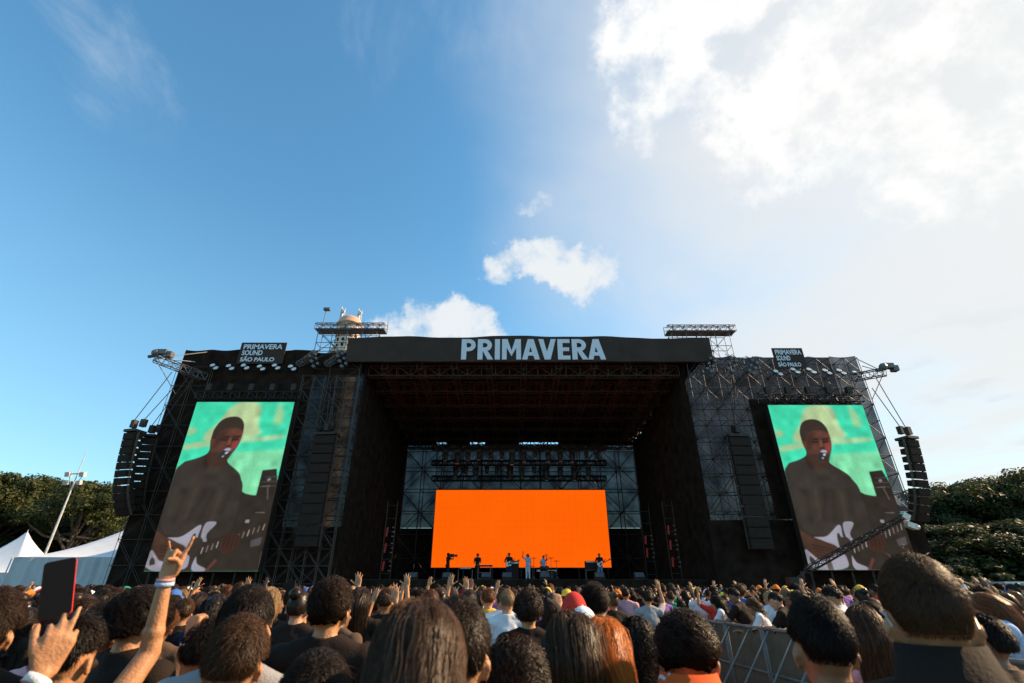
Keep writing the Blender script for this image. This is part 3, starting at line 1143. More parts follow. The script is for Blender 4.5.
# ------------------------------------------------------------------ festival signs
def sign(px0, px1, py0, py1, txt, label):
    y = 33.05
    a, b = P(px0, py0, y), P(px1, py1, y)
    w = (b.x - a.x) / 2
    h = a.z - b.z
    t = thing('festival_sign', label, 'sign', ((a.x + b.x) / 2, y, b.z), 'festival signs on the tower tops')
    m = MB()
    m.box((0, 0.04, h / 2), (2 * w, .06, h))
    m.build('board', M['fascia'], t)
    for i, s_ in enumerate(txt):
        zt = h - h * (.09 + i * .29)
        frac = [1.0, .52, .86][i]
        text_mesh('lettering', s_, (-w * .86, -w * .86 + 2 * w * .86 * frac, zt - h * .24, zt), -.005, M['letter'], t, .01, .03)
    return t


sg = ('PRIMAVERA', 'SOUND', 'SÃO PAULO')
sign(242, 282, 342.5, 363.5, sg, 'dark festival name sign against blue sky on the tower beside the white tents')
sign(771.5, 808, 348, 368.5, sg, 'dark festival name sign against white cloud on the see-through scaffold tower')


# ------------------------------------------------------------------ flood lights
fl = thing('flood_light', 'round white flood light', 'flood light', (0, 0, 0), 'flood lights along the tower tops')
m = MB()
m.tube((0, .45, .25), (0, 0, .1), .03)
m.box((0, .3, .16), (.5, .05, .05))
m.build('bracket', M['alu_pale'], fl)
for dx, dz in ((-.18, .16), (.2, -.14)):
    m = MB()
    rot = Matrix.Rotation(R(60), 3, 'X')
    vs = MB()
    vs.lathe([(.10, -.22), (.17, -.16), (.24, .0), (.24, .05)], n=14)
    m.add([rot @ Vector(v) + Vector((dx, 0, dz)) for v in vs.v], vs.f)
    hd = m.build('lamp_head', M['alu'], fl, True)
    m = MB()
    vs = MB()
    vs.lathe([(.225, .052), (.2, .075)], n=14)
    m.add([rot @ Vector(v) + Vector((dx, 0, dz)) for v in vs.v], vs.f)
    m.build('lens', M['lamp_glass'], hd)
KD = kids_of()
left = [(214, 367), (230, 367.5), (245, 367), (261, 368), (276, 367), (292, 368)]
right = [(778, 373), (795, 371), (811, 371), (827, 372), (841, 372), (857, 374)]
wl = ['nearest the outrigger truss', 'second along from the outrigger', 'under the sign, outer one', 'under the sign, inner one', 'fourth along past the sign', 'last in the row before the bare scaffold']
wr = ['first below the sign', 'below the sign middle', 'just past the sign', 'fourth along from the sign', 'fifth along from the sign', 'outermost by the outrigger truss']
nth = ['outermost', 'second', 'third', 'fourth', 'fifth', 'innermost']
for i, (x, y) in enumerate(left):
    p = P(x, y, 32.9)
    lb = f'twin white flood light on the black clad tower, {nth[i]} in its row'
    if i == 0:
        fl.location = p
        fl.scale = (.78, .78, .78)
        fl['label'] = lb
    else:
        copy_tree(fl, KD, p, label=lb)
for i, (x, y) in enumerate(right):
    copy_tree(fl, KD, P(x, y, 32.9), label=f'twin white flood light on the see-through tower, {nth[5 - i]} in its row')

# leaning lamp brackets either side of the roof
br = thing('lamp_bracket', 'leaning bracket', 'lamp bracket', (0, 0, 0), 'lamp brackets either side of the roof')
m = MB()
m.truss((-.75, 0, -.2), (.35, .1, 1.0), .3, .3, .03, .35)
m.tube((-.9, 0, .1), (.5, .5, 1.4), .03)
m.tube((-.5, 0, -.3), (.8, .5, .9), .03)
m.build('frame', M['alu'], br)
m = MB()
for i in range(3):
    m.box((.1 + .22 * i, -.1, .5 - .42 * i), (.26, .26, .2), Matrix.Rotation(.5, 3, 'Y'))
    m.box((.42 + .2 * i, -.12, .72 - .42 * i), (.22, .24, .18), Matrix.Rotation(.5, 3, 'Y'))
m.build('lamp_cluster', M['alu'], br)
KD = kids_of()
bl = [(308, 363, 'beside the innermost flood light of the black clad tower'), (336, 363, 'tucked against the roof banner end on the black clad tower'),
      (717, 368, 'just outside the roof banner end on the see-through tower'), (738, 368, 'between two others on the see-through tower'), (759, 370, 'nearest the sign on the see-through tower')]
for i, (x, y, lb) in enumerate(bl):
    p = P(x, y, 33.0)
    lb = 'leaning lamp bracket ' + lb
    if i == 0:
        br.location = p
        br['label'] = lb
    else:
        c = copy_tree(br, KD, p, label=lb)
        c.scale = (-1 if x > 512 else 1, 1, 1)


# ------------------------------------------------------------------ outriggers and line arrays
def outrigger(base, tip, back, label):
    t = thing('outrigger_truss', label, 'truss arm', base)
    b = Vector(base)
    m = MB()
    m.truss((0, 0, 0), Vector(tip) - b, .48, .5, .034, .6)
    m.build('truss', M['alu'], t)
    for o in back:
        m = MB()
        m.tube(Vector(tip) - b, Vector(o) - b, .035, None, 4)
        m.build('stay', M['alu_pale'], t)
    m = MB()
    q = Vector(tip) - b
    m.ball(q + Vector((0, -.1, .35)), .28, nu=8, nv=6)
    m.box(q + Vector((.4, 0, .45)), (.7, .4, .35))
    m.box(q + Vector((.9, .1, .3)), (.4, .4, .4))
    m.tube(q + Vector((0, 0, .2)), q + Vector((-.5, 0, .1)), .12)
    m.build('winch', M['alu'], t)
    return t


tipL, tipR = P(155, 358, 31.2), P(884, 372, 31.2)
outrigger(P(206, 378, 33.2), tipL, [P(207, 352, 33.1), P(195, 362, 33.1), P(176, 395, 33.4)], 'pale truss arm reaching out from the tower beside the white tents')
outrigger(P(852, 378, 33.2), tipR, [P(855, 358, 33.1), P(862, 366, 33.1), P(872, 400, 33.4)], 'truss arm reaching out from the tower beside the camera crane')


def line_array(px, pytop, D, n, label, hang, ch=.62, w=1.35, curve=1.5, rz=0.0, flip=1, group=None):
    top = P(px, pytop, D)
    t = thing('line_array', label, 'line array', top, group or 'hanging loudspeaker columns', rz)
    ang = .12 if curve > 1 else 0
    y = 0.0
    z = 0.0
    for i in range(n):
        rot = Matrix.Rotation(ang, 3, 'X')
        m = MB()
        c = Vector((0, y, z))
        prof = [(-.5 * w, -.30), (.5 * w, -.30), (.34 * w, .42), (-.34 * w, .42)]
        vs = []
        for hz_, k in ((-.5, .0), (.5, 0)):
            for (x_, y_) in prof:
                sh = 1 if y_ < 0 else .72
                vs.append(c + rot @ Vector((x_, y_, hz_ * ch * .93 * sh - ch / 2)))
        m.add(vs, [(0, 1, 2, 3), (7, 6, 5, 4), (0, 4, 5, 1), (1, 5, 6, 2), (2, 6, 7, 3), (3, 7, 4, 0)])
        cb = m.build('speaker_cabinet', M['cabinet'], t)
        m = MB()
        m.box(c + rot @ Vector((0, -.315, -ch / 2)), (w * .92, .02, ch * .78), rot)
        m.build('grille', M['grille'], cb)
        m = MB()
        for s_ in (-1, 1):
            m = MB()
            m.box(c + rot @ Vector((s_ * w * .52, -.1, -ch / 2)), (.05, .16, ch * .96), rot)
            m.build('rigging_plate', M['alu_dark'], cb)
        z -= ch * math.cos(ang)
        y += -ch * math.sin(ang) * -1
        ang += curve * (i / n) ** 1.5 / n
    m = MB()
    m.box((0, .05, .1), (w * .95, .9, .16))
    m.box((0, -.2, .55), (.3, .3, .5))
    m.box((.12, .3, .75), (.32, .3, .5))
    m.build('fly_bar', M['black_metal'], t)
    for k, hp in enumerate(hang):
        m = MB()
        m.tube((.2 * (k - .5), -.2 + .4 * k, .8), Matrix.Rotation(-rz, 3, 'Z') @ (Vector(hp) - top), .03, None, 4)
        m.build('hoist_chain', M['black_metal'], t)
    return t


line_array(134, 433, 31.0, 11, 'curved black loudspeaker column hanging against blue sky above the white tents', [P(172, 372, 31.4), P(176, 385, 31.8)], .47, .95, 1.9, -.25)
line_array(151, 438, 32.2, 10, 'black loudspeaker column half hidden behind the outer one above the tents', [P(190, 375, 32.4), P(196, 375, 32.8)], .47, .9, 1.8, .1)
line_array(908, 440, 31.0, 10, 'curved black loudspeaker column hanging against white cloud by the trees', [P(876, 378, 31.4), P(872, 388, 31.8)], .50, 1.0, 1.6, .3)
line_array(737, 438, 32.4, 11, 'straight loudspeaker column in front of the see-through scaffold tower', [P(735, 380, 33), P(731, 380, 33)], .64, 1.5, .1, .08)
line_array(327, 436, 32.4, 11, 'straight loudspeaker column in front of the bare scaffold beside the dark screen edge', [P(331, 380, 33), P(335, 380, 33)], .64, 1.5, .12, -.08)

# ------------------------------------------------------------------ lighting trusses over the band with hanging lamps
truss_rows = [(43.6, 447.5, 'front'), (45.6, 463.0, 'middle'), (47.2, 478.5, 'rear')]
for (yy, py, wd) in truss_rows:
    a, b = P(432, py, yy), P(606, py, yy)
    t = thing('lighting_truss', {'front': 'top black lighting truss over the orange video wall', 'middle': 'middle black lighting truss over the orange video wall', 'rear': 'lowest black lighting truss just above the orange video wall'}[wd], 'lighting truss', ((a.x + b.x) / 2, yy, a.z))
    w = (b.x - a.x) / 2
    m = MB()
    m.truss((-w, 0, 0), (w, 0, 0), .45, .42, .05, .5)
    m.build('lattice', M['black_metal'], t)
    for k in range(5):
        m = MB()
        x = -w + .4 + k * (2 * w - .8) / 4
        m.tube((x, 0, .2), (x, 0, zf + (zb - zf) * (yy - YF) / (YB - YF) - a.z - .4), .03, None, 4)
        m.build('hoist_chain', M['black_metal'], t)
mh = thing('moving_head', 'black moving head', 'stage light', (0, 0, 0), 'moving heads hanging over the stage')
m = MB()
m.box((0, 0, -.1), (.42, .36, .2))
m.build('clamp_base', M['black_metal'], mh)
m = MB()
for s_ in (-1, 1):
    m.box((s_ * .21, 0, -.38), (.07, .2, .46))
m.box((0, 0, -.2), (.46, .2, .06))
m.build('yoke', M['black_metal'], mh)
m = MB()
m.lathe([(.12, -.95), (.19, -.9), (.20, -.5), (.15, -.25), (.08, -.22)], n=12)
hd = m.build('lamp_head', M['black_metal'], mh, True)
m = MB()
m.lathe([(.16, -.965), (.16, -.955)], n=12)
m.build('lens', M['lamp_glass'], hd)
KD = kids_of()
spots = [(x, 450, 43.6, 'top') for x in (446, 458, 468, 479, 491, 502, 512, 524, 535, 548, 560, 572, 586, 596)] + [(x, 465.5, 45.6, 'middle') for x in (456, 466, 476, 487, 497, 510, 522, 534, 546, 560, 574, 588)]
ords = ['first', 'second', 'third', 'fourth', 'fifth', 'sixth', 'seventh', 'eighth', 'ninth', 'tenth', 'eleventh', 'twelfth', 'thirteenth', 'last']
cnt = {}
for i, (x, y, D, wd) in enumerate(spots):
    k = cnt[wd] = cnt.get(wd, -1) + 1
    lb = f'black stage lamp hanging from the {wd} lighting truss, {ords[k]} from the tent side'
    p = P(x, y, D)
    if i == 0:
        mh.location = p
        mh['label'] = lb
    else:
        c = copy_tree(mh, KD, p, rz=rnd.uniform(-.6, .6), label=lb)
        s_ = rnd.choice((.8, 1.0, 1.0, 1.2))
        c.scale = (s_, s_, s_ * rnd.uniform(.9, 1.3))

# vertical lamp ladders in the wings with red strips
for px, pys, D, lb in ((385, (532, 548, 566), 37, 'lamp ladder with red strips in the dark wing on the tent side'), (677, (530, 545, 562), 37, 'lamp ladder with red strips in the dark wing, outer one of two'), (652, (540, 553), 40, 'lamp ladder with red strips in the dark wing, inner one of two')):
    base = P(px, 575, D)
    t = thing('lamp_ladder', lb, 'lamp ladder', (base.x, D, DECK if D > 36 else 0), 'lamp ladders in the wings')
    z0_ = DECK
    m = MB()
    for s_ in (-.35, .35):
        m.tube((s_, 0, 0), (s_, 0, 5.2), .04)
    for k in range(6):
        m.tube((-.35, 0, .4 + k * .9), (.35, 0, .4 + k * .9), .03)
    m.build('frame', M['black_metal'], t)
    for k, py in enumerate(pys):
        z = P(px, py, D).z - z0_
        m = MB()
        m.box((-.18, -.06, z), (.12, .05, .62), Matrix.Rotation(.08, 3, 'Y'))
        m.build('red_strip', M['red_led'], t)
        for q in range(3):
            m = MB()
            m.box((.26 + .05 * (q % 2), -.06, z + .3 - q * .3), (.14, .06, .07))
            m.build('white_lamp', M['alu'], t)
# ------------------------------------------------------------------ camera crane in front of the tower screen
YC = 26.0
tipc = P(902, 517, YC)
tailc = P(806, 571.5, YC)
cr = thing('camera_crane', 'black camera crane boom tilted up across the video screen', 'camera crane', (tailc.x - .4, YC, 0))
o = Vector(cr.location)
m = MB()
m.truss(tailc - o, tipc - o, .16, .22, .028, .35)
m.tube(tailc - o + Vector((0, 0, .22)), tipc - o + Vector((0, 0, .14)), .02)
m.build('boom', M['black_metal'], cr)
m = MB()
m.tube((0, 0, 1.0), (0.2, 0, tailc.z), .09)
for k in range(3):
    a_ = 2.1 * k + .4
    m.tube((0, 0, 1.1), (.8 * math.cos(a_), .8 * math.sin(a_), 0), .05)
m.build('pedestal', M['black_metal'], cr)
m = MB()
m.box(tailc - o + Vector((-.7, 0, -.45)), (.6, .4, .4))
m.tube(tailc - o, tailc - o + Vector((-.75, 0, -.42)), .06)
m.build('counterweight', M['black_metal'], cr)
m = MB()
q = tipc - o
m.tube(q, q + Vector((.1, 0, -.45)), .05)
m.box(q + Vector((.12, -.05, .02)), (.34, .3, .3), Matrix.Rotation(.6, 3, 'Y'))
m.box(q + Vector((.26, -.05, -.42)), (.5, .3, .26), Matrix.Rotation(.35, 3, 'Y'))
m.tube(q + Vector((.3, -.05, -.42)), q + Vector((.62, -.05, -.52)), .09, .12, 10)
m.build('camera_head', M['alu_pale'], cr)


# ------------------------------------------------------------------ tents
def pagoda(cx, cy, w, d, eave, peak, label, power=1.7):
    t = thing('marquee_tent', label, 'tent', (cx, cy, 0), 'white marquee tents by the trees')
    m = MB()
    n, k = 32, 12
    rings = []
    for j in range(k + 1):
        f_ = j / k
        sc = 1 - f_
        z = eave + (peak - eave) * (f_ ** power)
        ring = []
        for i in range(n):
            s_ = (i % 8) / 8
            side = i // 8
            px, py = [(-1 + 2 * s_, -1), (1, -1 + 2 * s_), (1 - 2 * s_, 1), (-1, 1 - 2 * s_)][side]
            bow = 1 - .05 * (1 - (2 * s_ - 1) ** 2) * (1 - f_)
            dz = .05 * math.sin(i * 2.4) * f_ * (1 - f_)
            ring.append((px * bow * w / 2 * max(sc, .012), py * bow * d / 2 * max(sc, .012), z + dz))
        rings.append(ring)
    vs = [v for r_ in rings for v in r_]
    fs = [(j * n + i, j * n + (i + 1) % n, (j + 1) * n + (i + 1) % n, (j + 1) * n + i) for j in range(k) for i in range(n)]
    m.add(vs, fs)
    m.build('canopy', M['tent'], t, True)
    m = MB()
    for (ax, ay, bx, by) in ((-1, -1, 1, -1), (1, -1, 1, 1), (1, 1, -1, 1), (-1, 1, -1, -1)):
        pr = None
        for i in range(41):
            f_ = i / 40
            x = (ax + (bx - ax) * f_) * w / 2 * .985
            y = (ay + (by - ay) * f_) * d / 2 * .985
            wob = .05 * math.sin(i * 1.3) + .03 * math.sin(i * 2.9)
            if ax != bx:
                y += wob
            else:
                x += wob
            q = [(x, y, .02), (x, y, eave * .5), (x, y, eave - .02)]
            if pr:
                m.add([pr[0], q[0], q[1], pr[1]], [(0, 1, 2, 3)])
                m.add([pr[1], q[1], q[2], pr[2]], [(0, 1, 2, 3)])
            pr = q
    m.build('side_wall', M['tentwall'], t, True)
    m = MB()
    for ax in (-1, 1):
        for ay in (-1, 1):
            m.tube((ax * w / 2, ay * d / 2, 0), (ax * w / 2, ay * d / 2, eave), .05)
    m.tube((0, 0, peak - .3), (0, 0, peak + .25), .05, .02)
    m.build('pole', M['white_metal'], t)
    return t


pagoda(-31.2, 45.0, 13.4, 10, P(60, 557, 40).z, 7.6, 'white marquee tent with long swept roof beside the clad tower')
pagoda(P(27, 533, 52).x, 52.0, 10.0, 8, P(20, 570, 48).z - .2, P(26, 532.5, 52).z, 'white peaked marquee tent behind the swept one, below the dark trees', 2.0)
a = P(985, 579, 40)
t = thing('site_hut', 'low pale flat topped site hut under the dark trees', 'hut', (a.x + 4.0, 40, 0))
m = MB()
m.box((0, 0, a.z / 2 - .15), (8, 3, a.z - .32))
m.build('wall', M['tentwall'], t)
m = MB()
m.box((0, 0, a.z - .25), (8.4, 3.4, .12))
m.build('roof', M['tent'], t)

# ------------------------------------------------------------------ lamp mast
ya = 46.0
base = P(47, 553, ya)
topm = P(85.5, 451, ya)
x_ = (base.x + topm.x) / 2
t = thing('lamp_mast', 'tall thin pole with paired lamps in front of the trees', 'lamp mast', (x_, ya, 0))
m = MB()
zt = topm.z
m.tube((0, 0, 0), (0, 0, zt * .6), .11, .09, 8)
m.tube((0, 0, zt * .6), (0, 0, zt), .08, .03, 8)
m.build('pole', M['alu_pale'], t)
z = P(76, 474, ya).z
m = MB()
m.tube((-.85, 0, z), (.7, 0, z + .05), .05)
m.tube((-.75, 0, z), (0, 0, z - 1.6), .035)
m.tube((.6, 0, z), (0, 0, z - 1.6), .035)
m.build('cross_arm', M['alu'], t)
for dx in (-.75, .6):
    m = MB()
    m.box((dx, -.1, z - .05), (.42, .35, .42), Matrix.Rotation(.3, 3, 'X'))
    m.box((dx * .95, -.1, z - .8), (.34, .3, .38), Matrix.Rotation(.3, 3, 'X'))
    m.build('lamp', M['alu_pale'], t)


# ------------------------------------------------------------------ trees
def crown_mesh(name, seed, rx, ry, rz, nclump, nleaf, leaf, flat=1.0):
    g_ = np.random.default_rng(seed)
    d = g_.normal(size=(nclump, 3))
    d /= np.linalg.norm(d, axis=1)[:, None]
    d[:, 2] = np.where(d[:, 2] < -.25, -d[:, 2] * .6, d[:, 2])
    rr = g_.uniform(.35, 1.0, nclump) ** .6
    c = d * rr[:, None] * np.array([rx, ry, rz])
    cr_ = g_.uniform(.16, .34, nclump) * min(rx, ry)
    n = nclump * nleaf
    ci = np.repeat(np.arange(nclump), nleaf)
    u = g_.normal(size=(n, 3))
    u /= np.linalg.norm(u, axis=1)[:, None]
    u[:, 2] *= .62 * flat
    p = c[ci] + u * (cr_[ci] * g_.uniform(.45, 1.12, n) ** .7)[:, None]
    nor = u + g_.normal(size=(n, 3)) * .55 + np.array([0, 0, .5])
    nor /= np.linalg.norm(nor, axis=1)[:, None]
    t1 = np.cross(nor, g_.normal(size=(n, 3)))
    t1 /= np.linalg.norm(t1, axis=1)[:, None]
    t2 = np.cross(nor, t1)
    s_ = (leaf * g_.uniform(.5, 1.2, n))[:, None]
    q = np.stack([p - t1 * s_, p + t2 * s_ * .45, p + t1 * s_, p - t2 * s_ * .45], 1).reshape(-1, 3)
    fs = np.arange(n * 4).reshape(n, 4)
    return np_mesh(name, q, fs), c, cr_


def np_mesh(name, verts, faces, smooth=False, mat_idx=None):
    """fast mesh from numpy arrays; faces: (n, k) array"""
    verts = np.asarray(verts, np.float32)
    faces = np.asarray(faces, np.int32)
    me = bpy.data.meshes.new(name)
    nf, k = faces.shape
    me.vertices.add(len(verts))
    me.vertices.foreach_set('co', verts.ravel())
    me.loops.add(nf * k)
    me.loops.foreach_set('vertex_index', faces.ravel())
    me.polygons.add(nf)
    me.polygons.foreach_set('loop_start', np.arange(0, nf * k, k, dtype=np.int32))
    me.polygons.foreach_set('loop_total', np.full(nf, k, np.int32))
    if mat_idx is not None:
        me.polygons.foreach_set('material_index', np.asarray(mat_idx, np.int32))
    if smooth:
        me.polygons.foreach_set('use_smooth', np.ones(nf, bool))
    me.update(calc_edges=True)
    return me


def tree_proto(seed, h, rx, ry, rz, nclump, nleaf, leaf, lm):
    me, c, cr_ = crown_mesh('crown', seed, rx, ry, rz, nclump, nleaf, leaf)
    me.materials.append(lm)
    co = np.empty(len(me.vertices) * 3, np.float32)
    me.vertices.foreach_get('co', co)
    co = co.reshape(-1, 3)
    co[:, 2] += h - rz
    me.vertices.foreach_set('co', co.ravel())
    me.update()
    m = MB()
    r_ = random.Random(seed)
    fork = h * .32
    m.tube((0, 0, 0), (.1, .05, fork), h * .035, h * .026, 8)
    m.tube((.1, .05, fork), (0, 0, h - rz * .7), h * .026, h * .010, 8)
    idx = sorted(range(len(c)), key=lambda i: c[i][2])[: max(6, len(c) * 2 // 3)]
    for i in idx[::2]:
        e = Vector(c[i]) + Vector((0, 0, h - rz))
        st = Vector((.05, .03, fork * r_.uniform(.95, 1.6)))
        mid = st.lerp(e, .5) + Vector((r_.uniform(-.4, .4), r_.uniform(-.4, .4), -.5))
        m.tube(st, mid, h * .013, h * .009, 6)
        m.tube(mid, e, h * .009, h * .003, 6)
    tm = bpy.data.meshes.new('trunk')
    tm.from_pydata(m.v, [], m.f)
    tm.materials.append(M['bark'])
    return me, tm


BUSH = None
protos = [tree_proto(3, 14, 6.0, 5.2, 5.0, 70, 400, .22, M['leaf_a']), tree_proto(8, 12, 5.4, 5.0, 4.6, 60, 400, .21, M['leaf_b']), tree_proto(15, 13, 4.6, 4.6, 5.6, 46, 300, .21, M['leaf_a']), tree_proto(21, 5.2, 3.6, 2.6, 2.9, 40, 190, .22, M['leaf_b'])]


def tree(px, pytop, D, proto, label, sx=1.0, rz=0.0):
    base_h = (14, 12, 13, 5.2)[proto]
    top = P(px, pytop, D)
    s_ = top.z / base_h
    t = thing('tree', label, 'tree', (top.x, D, 0), 'trees behind the festival ground', rz)
    t.scale = (s_ * sx, s_ * sx, s_)
    link('trunk', protos[proto][1], t)
    link('crown', protos[proto][0], t)
    return t


TREES = [
    (-25, 467, 62, 0, 'broad dark tree at the far edge beyond the peaked tent', 1.15, .3),
    (22, 473, 66, 0, 'broad yellow-green tree rising above the peaked tent', 1.1, 1.3),
    (62, 476, 70, 1, 'dark green tree standing just behind the lamp mast', 1.1, 2.2),
    (97, 473, 62, 2, 'loose yellow-green tree with sky gaps beside the hanging loudspeakers', 1.0, .8),
    (128, 488, 72, 1, 'low dark tree half hidden by the hanging loudspeaker column', 1.1, 4.0),
    (40, 520, 74, 1, 'low dark bushy tree behind the swept tent roof', 1.9, 2.0),
    (85, 522, 72, 1, 'low dark bushy tree between lamp mast and clad tower', 1.7, 3.3),
    (-5, 515, 74, 1, 'low dark bushy tree above the peaked tent edge', 1.9, 5.3),
    (915, 487, 58, 1, 'dark green tree beside the outer loudspeaker column and camera crane', 1.15, .5),
    (948, 480, 54, 0, 'broad olive green tree second from the camera crane', 1.15, 2.6),
    (985, 476, 60, 1, 'tall dark tree above the low site hut', 1.25, 1.0),
    (1022, 470, 52, 0, 'tallest olive tree at the far edge above the site hut', 1.2, 4.2),
    (1065, 474, 56, 1, 'dark tree beyond the tallest olive tree', 1.25, .2),
    (900, 528, 50, 1, 'low dark bushy tree behind the short haired man', 1.9, 1.1),
    (945, 525, 47, 1, 'low dark bushy tree under the olive green tree', 1.9, 2.4),
    (995, 522, 47, 1, 'low dark bushy tree behind the site hut', 1.9, 3.7),
    (1045, 522, 45, 1, 'low dark bushy tree at the far end of the site hut', 1.9, 5.1),
    (903, 545, 46, 3, 'dark bush at the foot of the trees just past the crane tip', 1.6, .4),
    (938, 548, 45, 3, 'dark bush at the foot of the trees hidden by the tallest man', 1.6, 1.9),
    (972, 545, 46, 3, 'dark bush behind the near end of the site hut', 1.6, 3.1),
    (1008, 546, 45, 3, 'dark bush behind the middle of the site hut', 1.6, 4.4),
    (1042, 545, 46, 3, 'dark bush behind the far end of the site hut', 1.6, 5.6),
    (8, 545, 70, 3, 'dark bush at the foot of the trees behind the peaked tent', 1.8, .9),
    (62, 548, 68, 3, 'dark bush behind the lamp mast foot', 1.8, 2.3),
    (108, 545, 66, 3, 'dark bush at the foot of the trees beside the clad tower', 1.8, 3.8),
]
for a_ in TREES:
    tree(*a_)

# ------------------------------------------------------------------ crowd barrier along the aisle
BAR0, BAR1 = Vector((3.62, 10.9, 0)), Vector((4.30, 4.0, 0))
bd = (BAR1 - BAR0)
NB = 6
blen = bd.length / NB
bz = math.atan2(bd.y, bd.x)
KD = {}
bar = thing('crowd_barrier', 'barrier', 'crowd barrier', BAR0, 'crowd barriers along the aisle', bz)
# local x runs along the row; local -y... the aisle side is where the struts stand
m = MB()
Lb = blen - .03
m.tube((0, 0, 1.2), (Lb, 0, 1.2), .024, None, 8)
m.tube((.02, 0, 0), (.02, 0, 1.2), .024, None, 8)
m.tube((Lb - .02, 0, 0), (Lb - .02, 0, 1.2), .024, None, 8)
m.tube((0, 0, .08), (Lb, 0, .08), .024, None, 8)
m.tube((0, 0, .62), (Lb, 0, .62), .018, None, 8)
m.build('frame', M['barrier'], bar, True)
m = MB()
m.box((Lb / 2, .012, .66), (Lb - .06, .008, 1.06))
m.build('panel', M['barrier_panel'], bar)
for x in (.2, Lb - .3):
    m = MB()
    m.tube((x, -.03, 1.17), (x, -.95, .03), .016, None, 8)
    m.tube((x, -.02, .03), (x, -.98, .03), .02, None, 8)
    m.build('strut', M['barrier'], bar, True)
m = MB()
m.box((Lb / 2, -.5, .012), (Lb - .02, .98, .014))
m.build('foot_plate', M['barrier_panel'], bar)
KD = kids_of()
bw = ['farthest along the aisle, by the leaning people', 'second along the aisle from the far end', 'third along the aisle from the far end', 'fourth along the aisle, beside the short haired man', 'fifth along the aisle, near end but one', 'nearest one, under the leaning person in pale T-shirt']
for i in range(NB):
    lb = 'grey metal crowd barrier with sloping struts, ' + bw[i]
    p = BAR0 + bd * (i / NB)
    if i == 0:
        bar['label'] = lb
    else:
        copy_tree(bar, KD, p, bz, lb)


def bar_x(y):
    return BAR0.x + (BAR1.x - BAR0.x) * (BAR0.y - y) / (BAR0.y - BAR1.y)


# ------------------------------------------------------------------ instruments and gear on the stage
def at(px, D):
    q = project(0, D, DECK)
    return Vector(((px - CX) * q[2] / F, D, DECK))


def guitar(loc, yaw, body_mat, label, tilt=.35):
    t = thing('electric_guitar', label, 'guitar', loc, rz=yaw)
    rot = Matrix.Rotation(-tilt, 3, 'Y')
    m = MB()
    out = [(-.20, -.10), (-.22, .04), (-.14, .15), (-.03, .13), (.02, .10), (.14, .18), (.18, .13), (.10, .05), (.10, -.05), (.17, -.12), (.12, -.17), (.0, -.12), (-.10, -.17)]
    m.prism([rot @ Vector((x, -.02, z)) for x, z in out], (0, 1, 0), .045)
    m.build('body', body_mat, t)
    m = MB()
    m.prism([rot @ Vector((x, -.024, z)) for x, z in ((-.08, -.08), (-.05, .06), (.09, .03), (.09, -.03))], (0, 1, 0), .003)
    m.build('pickguard', M['black_metal'], t)
    m = MB()
    m.box(rot @ Vector((.40, -.025, 0)), (.62, .025, .05), rot)
    m.build('neck', M['bark'], t)
    m = MB()
    m.box(rot @ Vector((.76, -.025, .015)), (.16, .02, .08), rot)
    m.build('headstock', M['bark'], t)
    return t


pale_blue = mat('pale_blue_lacquer', (0.45, 0.62, 0.74), 0.25, var=.05)
white_lac = mat('white_lacquer', (0.78, 0.78, 0.8), 0.25, var=.05)
g0 = at(509, 38.6)
guitar((g0.x - .02, 38.36, DECK + 1.06), 0, white_lac, 'white electric guitar held by the tallest musician on stage', .3)
g0 = at(601, 39)
guitar((g0.x + .02, 38.76, DECK + 1.06), 0, pale_blue, 'pale blue electric guitar held by the musician beside the amplifier', .42)

# drum kit
dk = at(544, 40.5)
t = thing('drum_kit', 'drum kit with cymbals on stands before the orange wall', 'drum kit', dk)


def drum(nm, c, r_, l_, axis, matl):
    m = MB()
    c = Vector(c)
    a_ = Vector(axis).normalized() * l_ / 2
    m.tube(c - a_, c + a_, r_, r_, 20)
    d_ = m.build(nm, matl, t, False)
    m = MB()
    m.tube(c - a_ * 1.02, c - a_ * .97, r_ * 1.03, r_ * 1.03, 20)
    m.tube(c + a_ * .97, c + a_ * 1.02, r_ * 1.03, r_ * 1.03, 20)
    m.build('hoop', M['alu'], d_)


drum('bass_drum', (0, -.3, .33), .32, .45, (0, 1, 0), M['black_metal'])
drum('snare_drum', (-.38, .1, .68), .18, .14, (0, 0, 1), M['alu_pale'])
drum('rack_tom', (-.15, -.15, .86), .16, .2, (0, .3, 1), M['black_metal'])
drum('rack_tom', (.22, -.15, .86), .17, .2, (0, .3, 1), M['black_metal'])
drum('floor_tom', (.62, .05, .48), .21, .4, (0, 0, 1), M['black_metal'])
for x, y, z, r_ in ((-.75, -.1, 1.55, .22), (-.85, .2, 1.0, .18), (.55, -.25, 1.55, .24), (.98, .0, 1.35, .24), (.2, -.45, 1.75, .2)):
    m = MB()
    m.tube((x, y, 0), (x, y, z), .018)
    for k in range(3):
        a_ = k * 2.1
        m.tube((x, y, .3), (x + .25 * math.cos(a_), y + .25 * math.sin(a_), 0), .012)
    st = m.build('cymbal_stand', M['alu'], t)
    m = MB()
    rot = Matrix.Rotation(.25, 3, 'X')
    vv = MB()
    vv.lathe([(r_, -.008), (r_ * .3, .012), (.03, .03)], n=18)
    m.add([rot @ Vector(v) + Vector((x, y, z)) for v in vv.v], vv.f)
    m.build('cymbal', mat('brass', (0.55, 0.38, 0.12), 0.3, 0.9, var=.1) if 'brass' not in bpy.data.materials else bpy.data.materials['brass'], st)

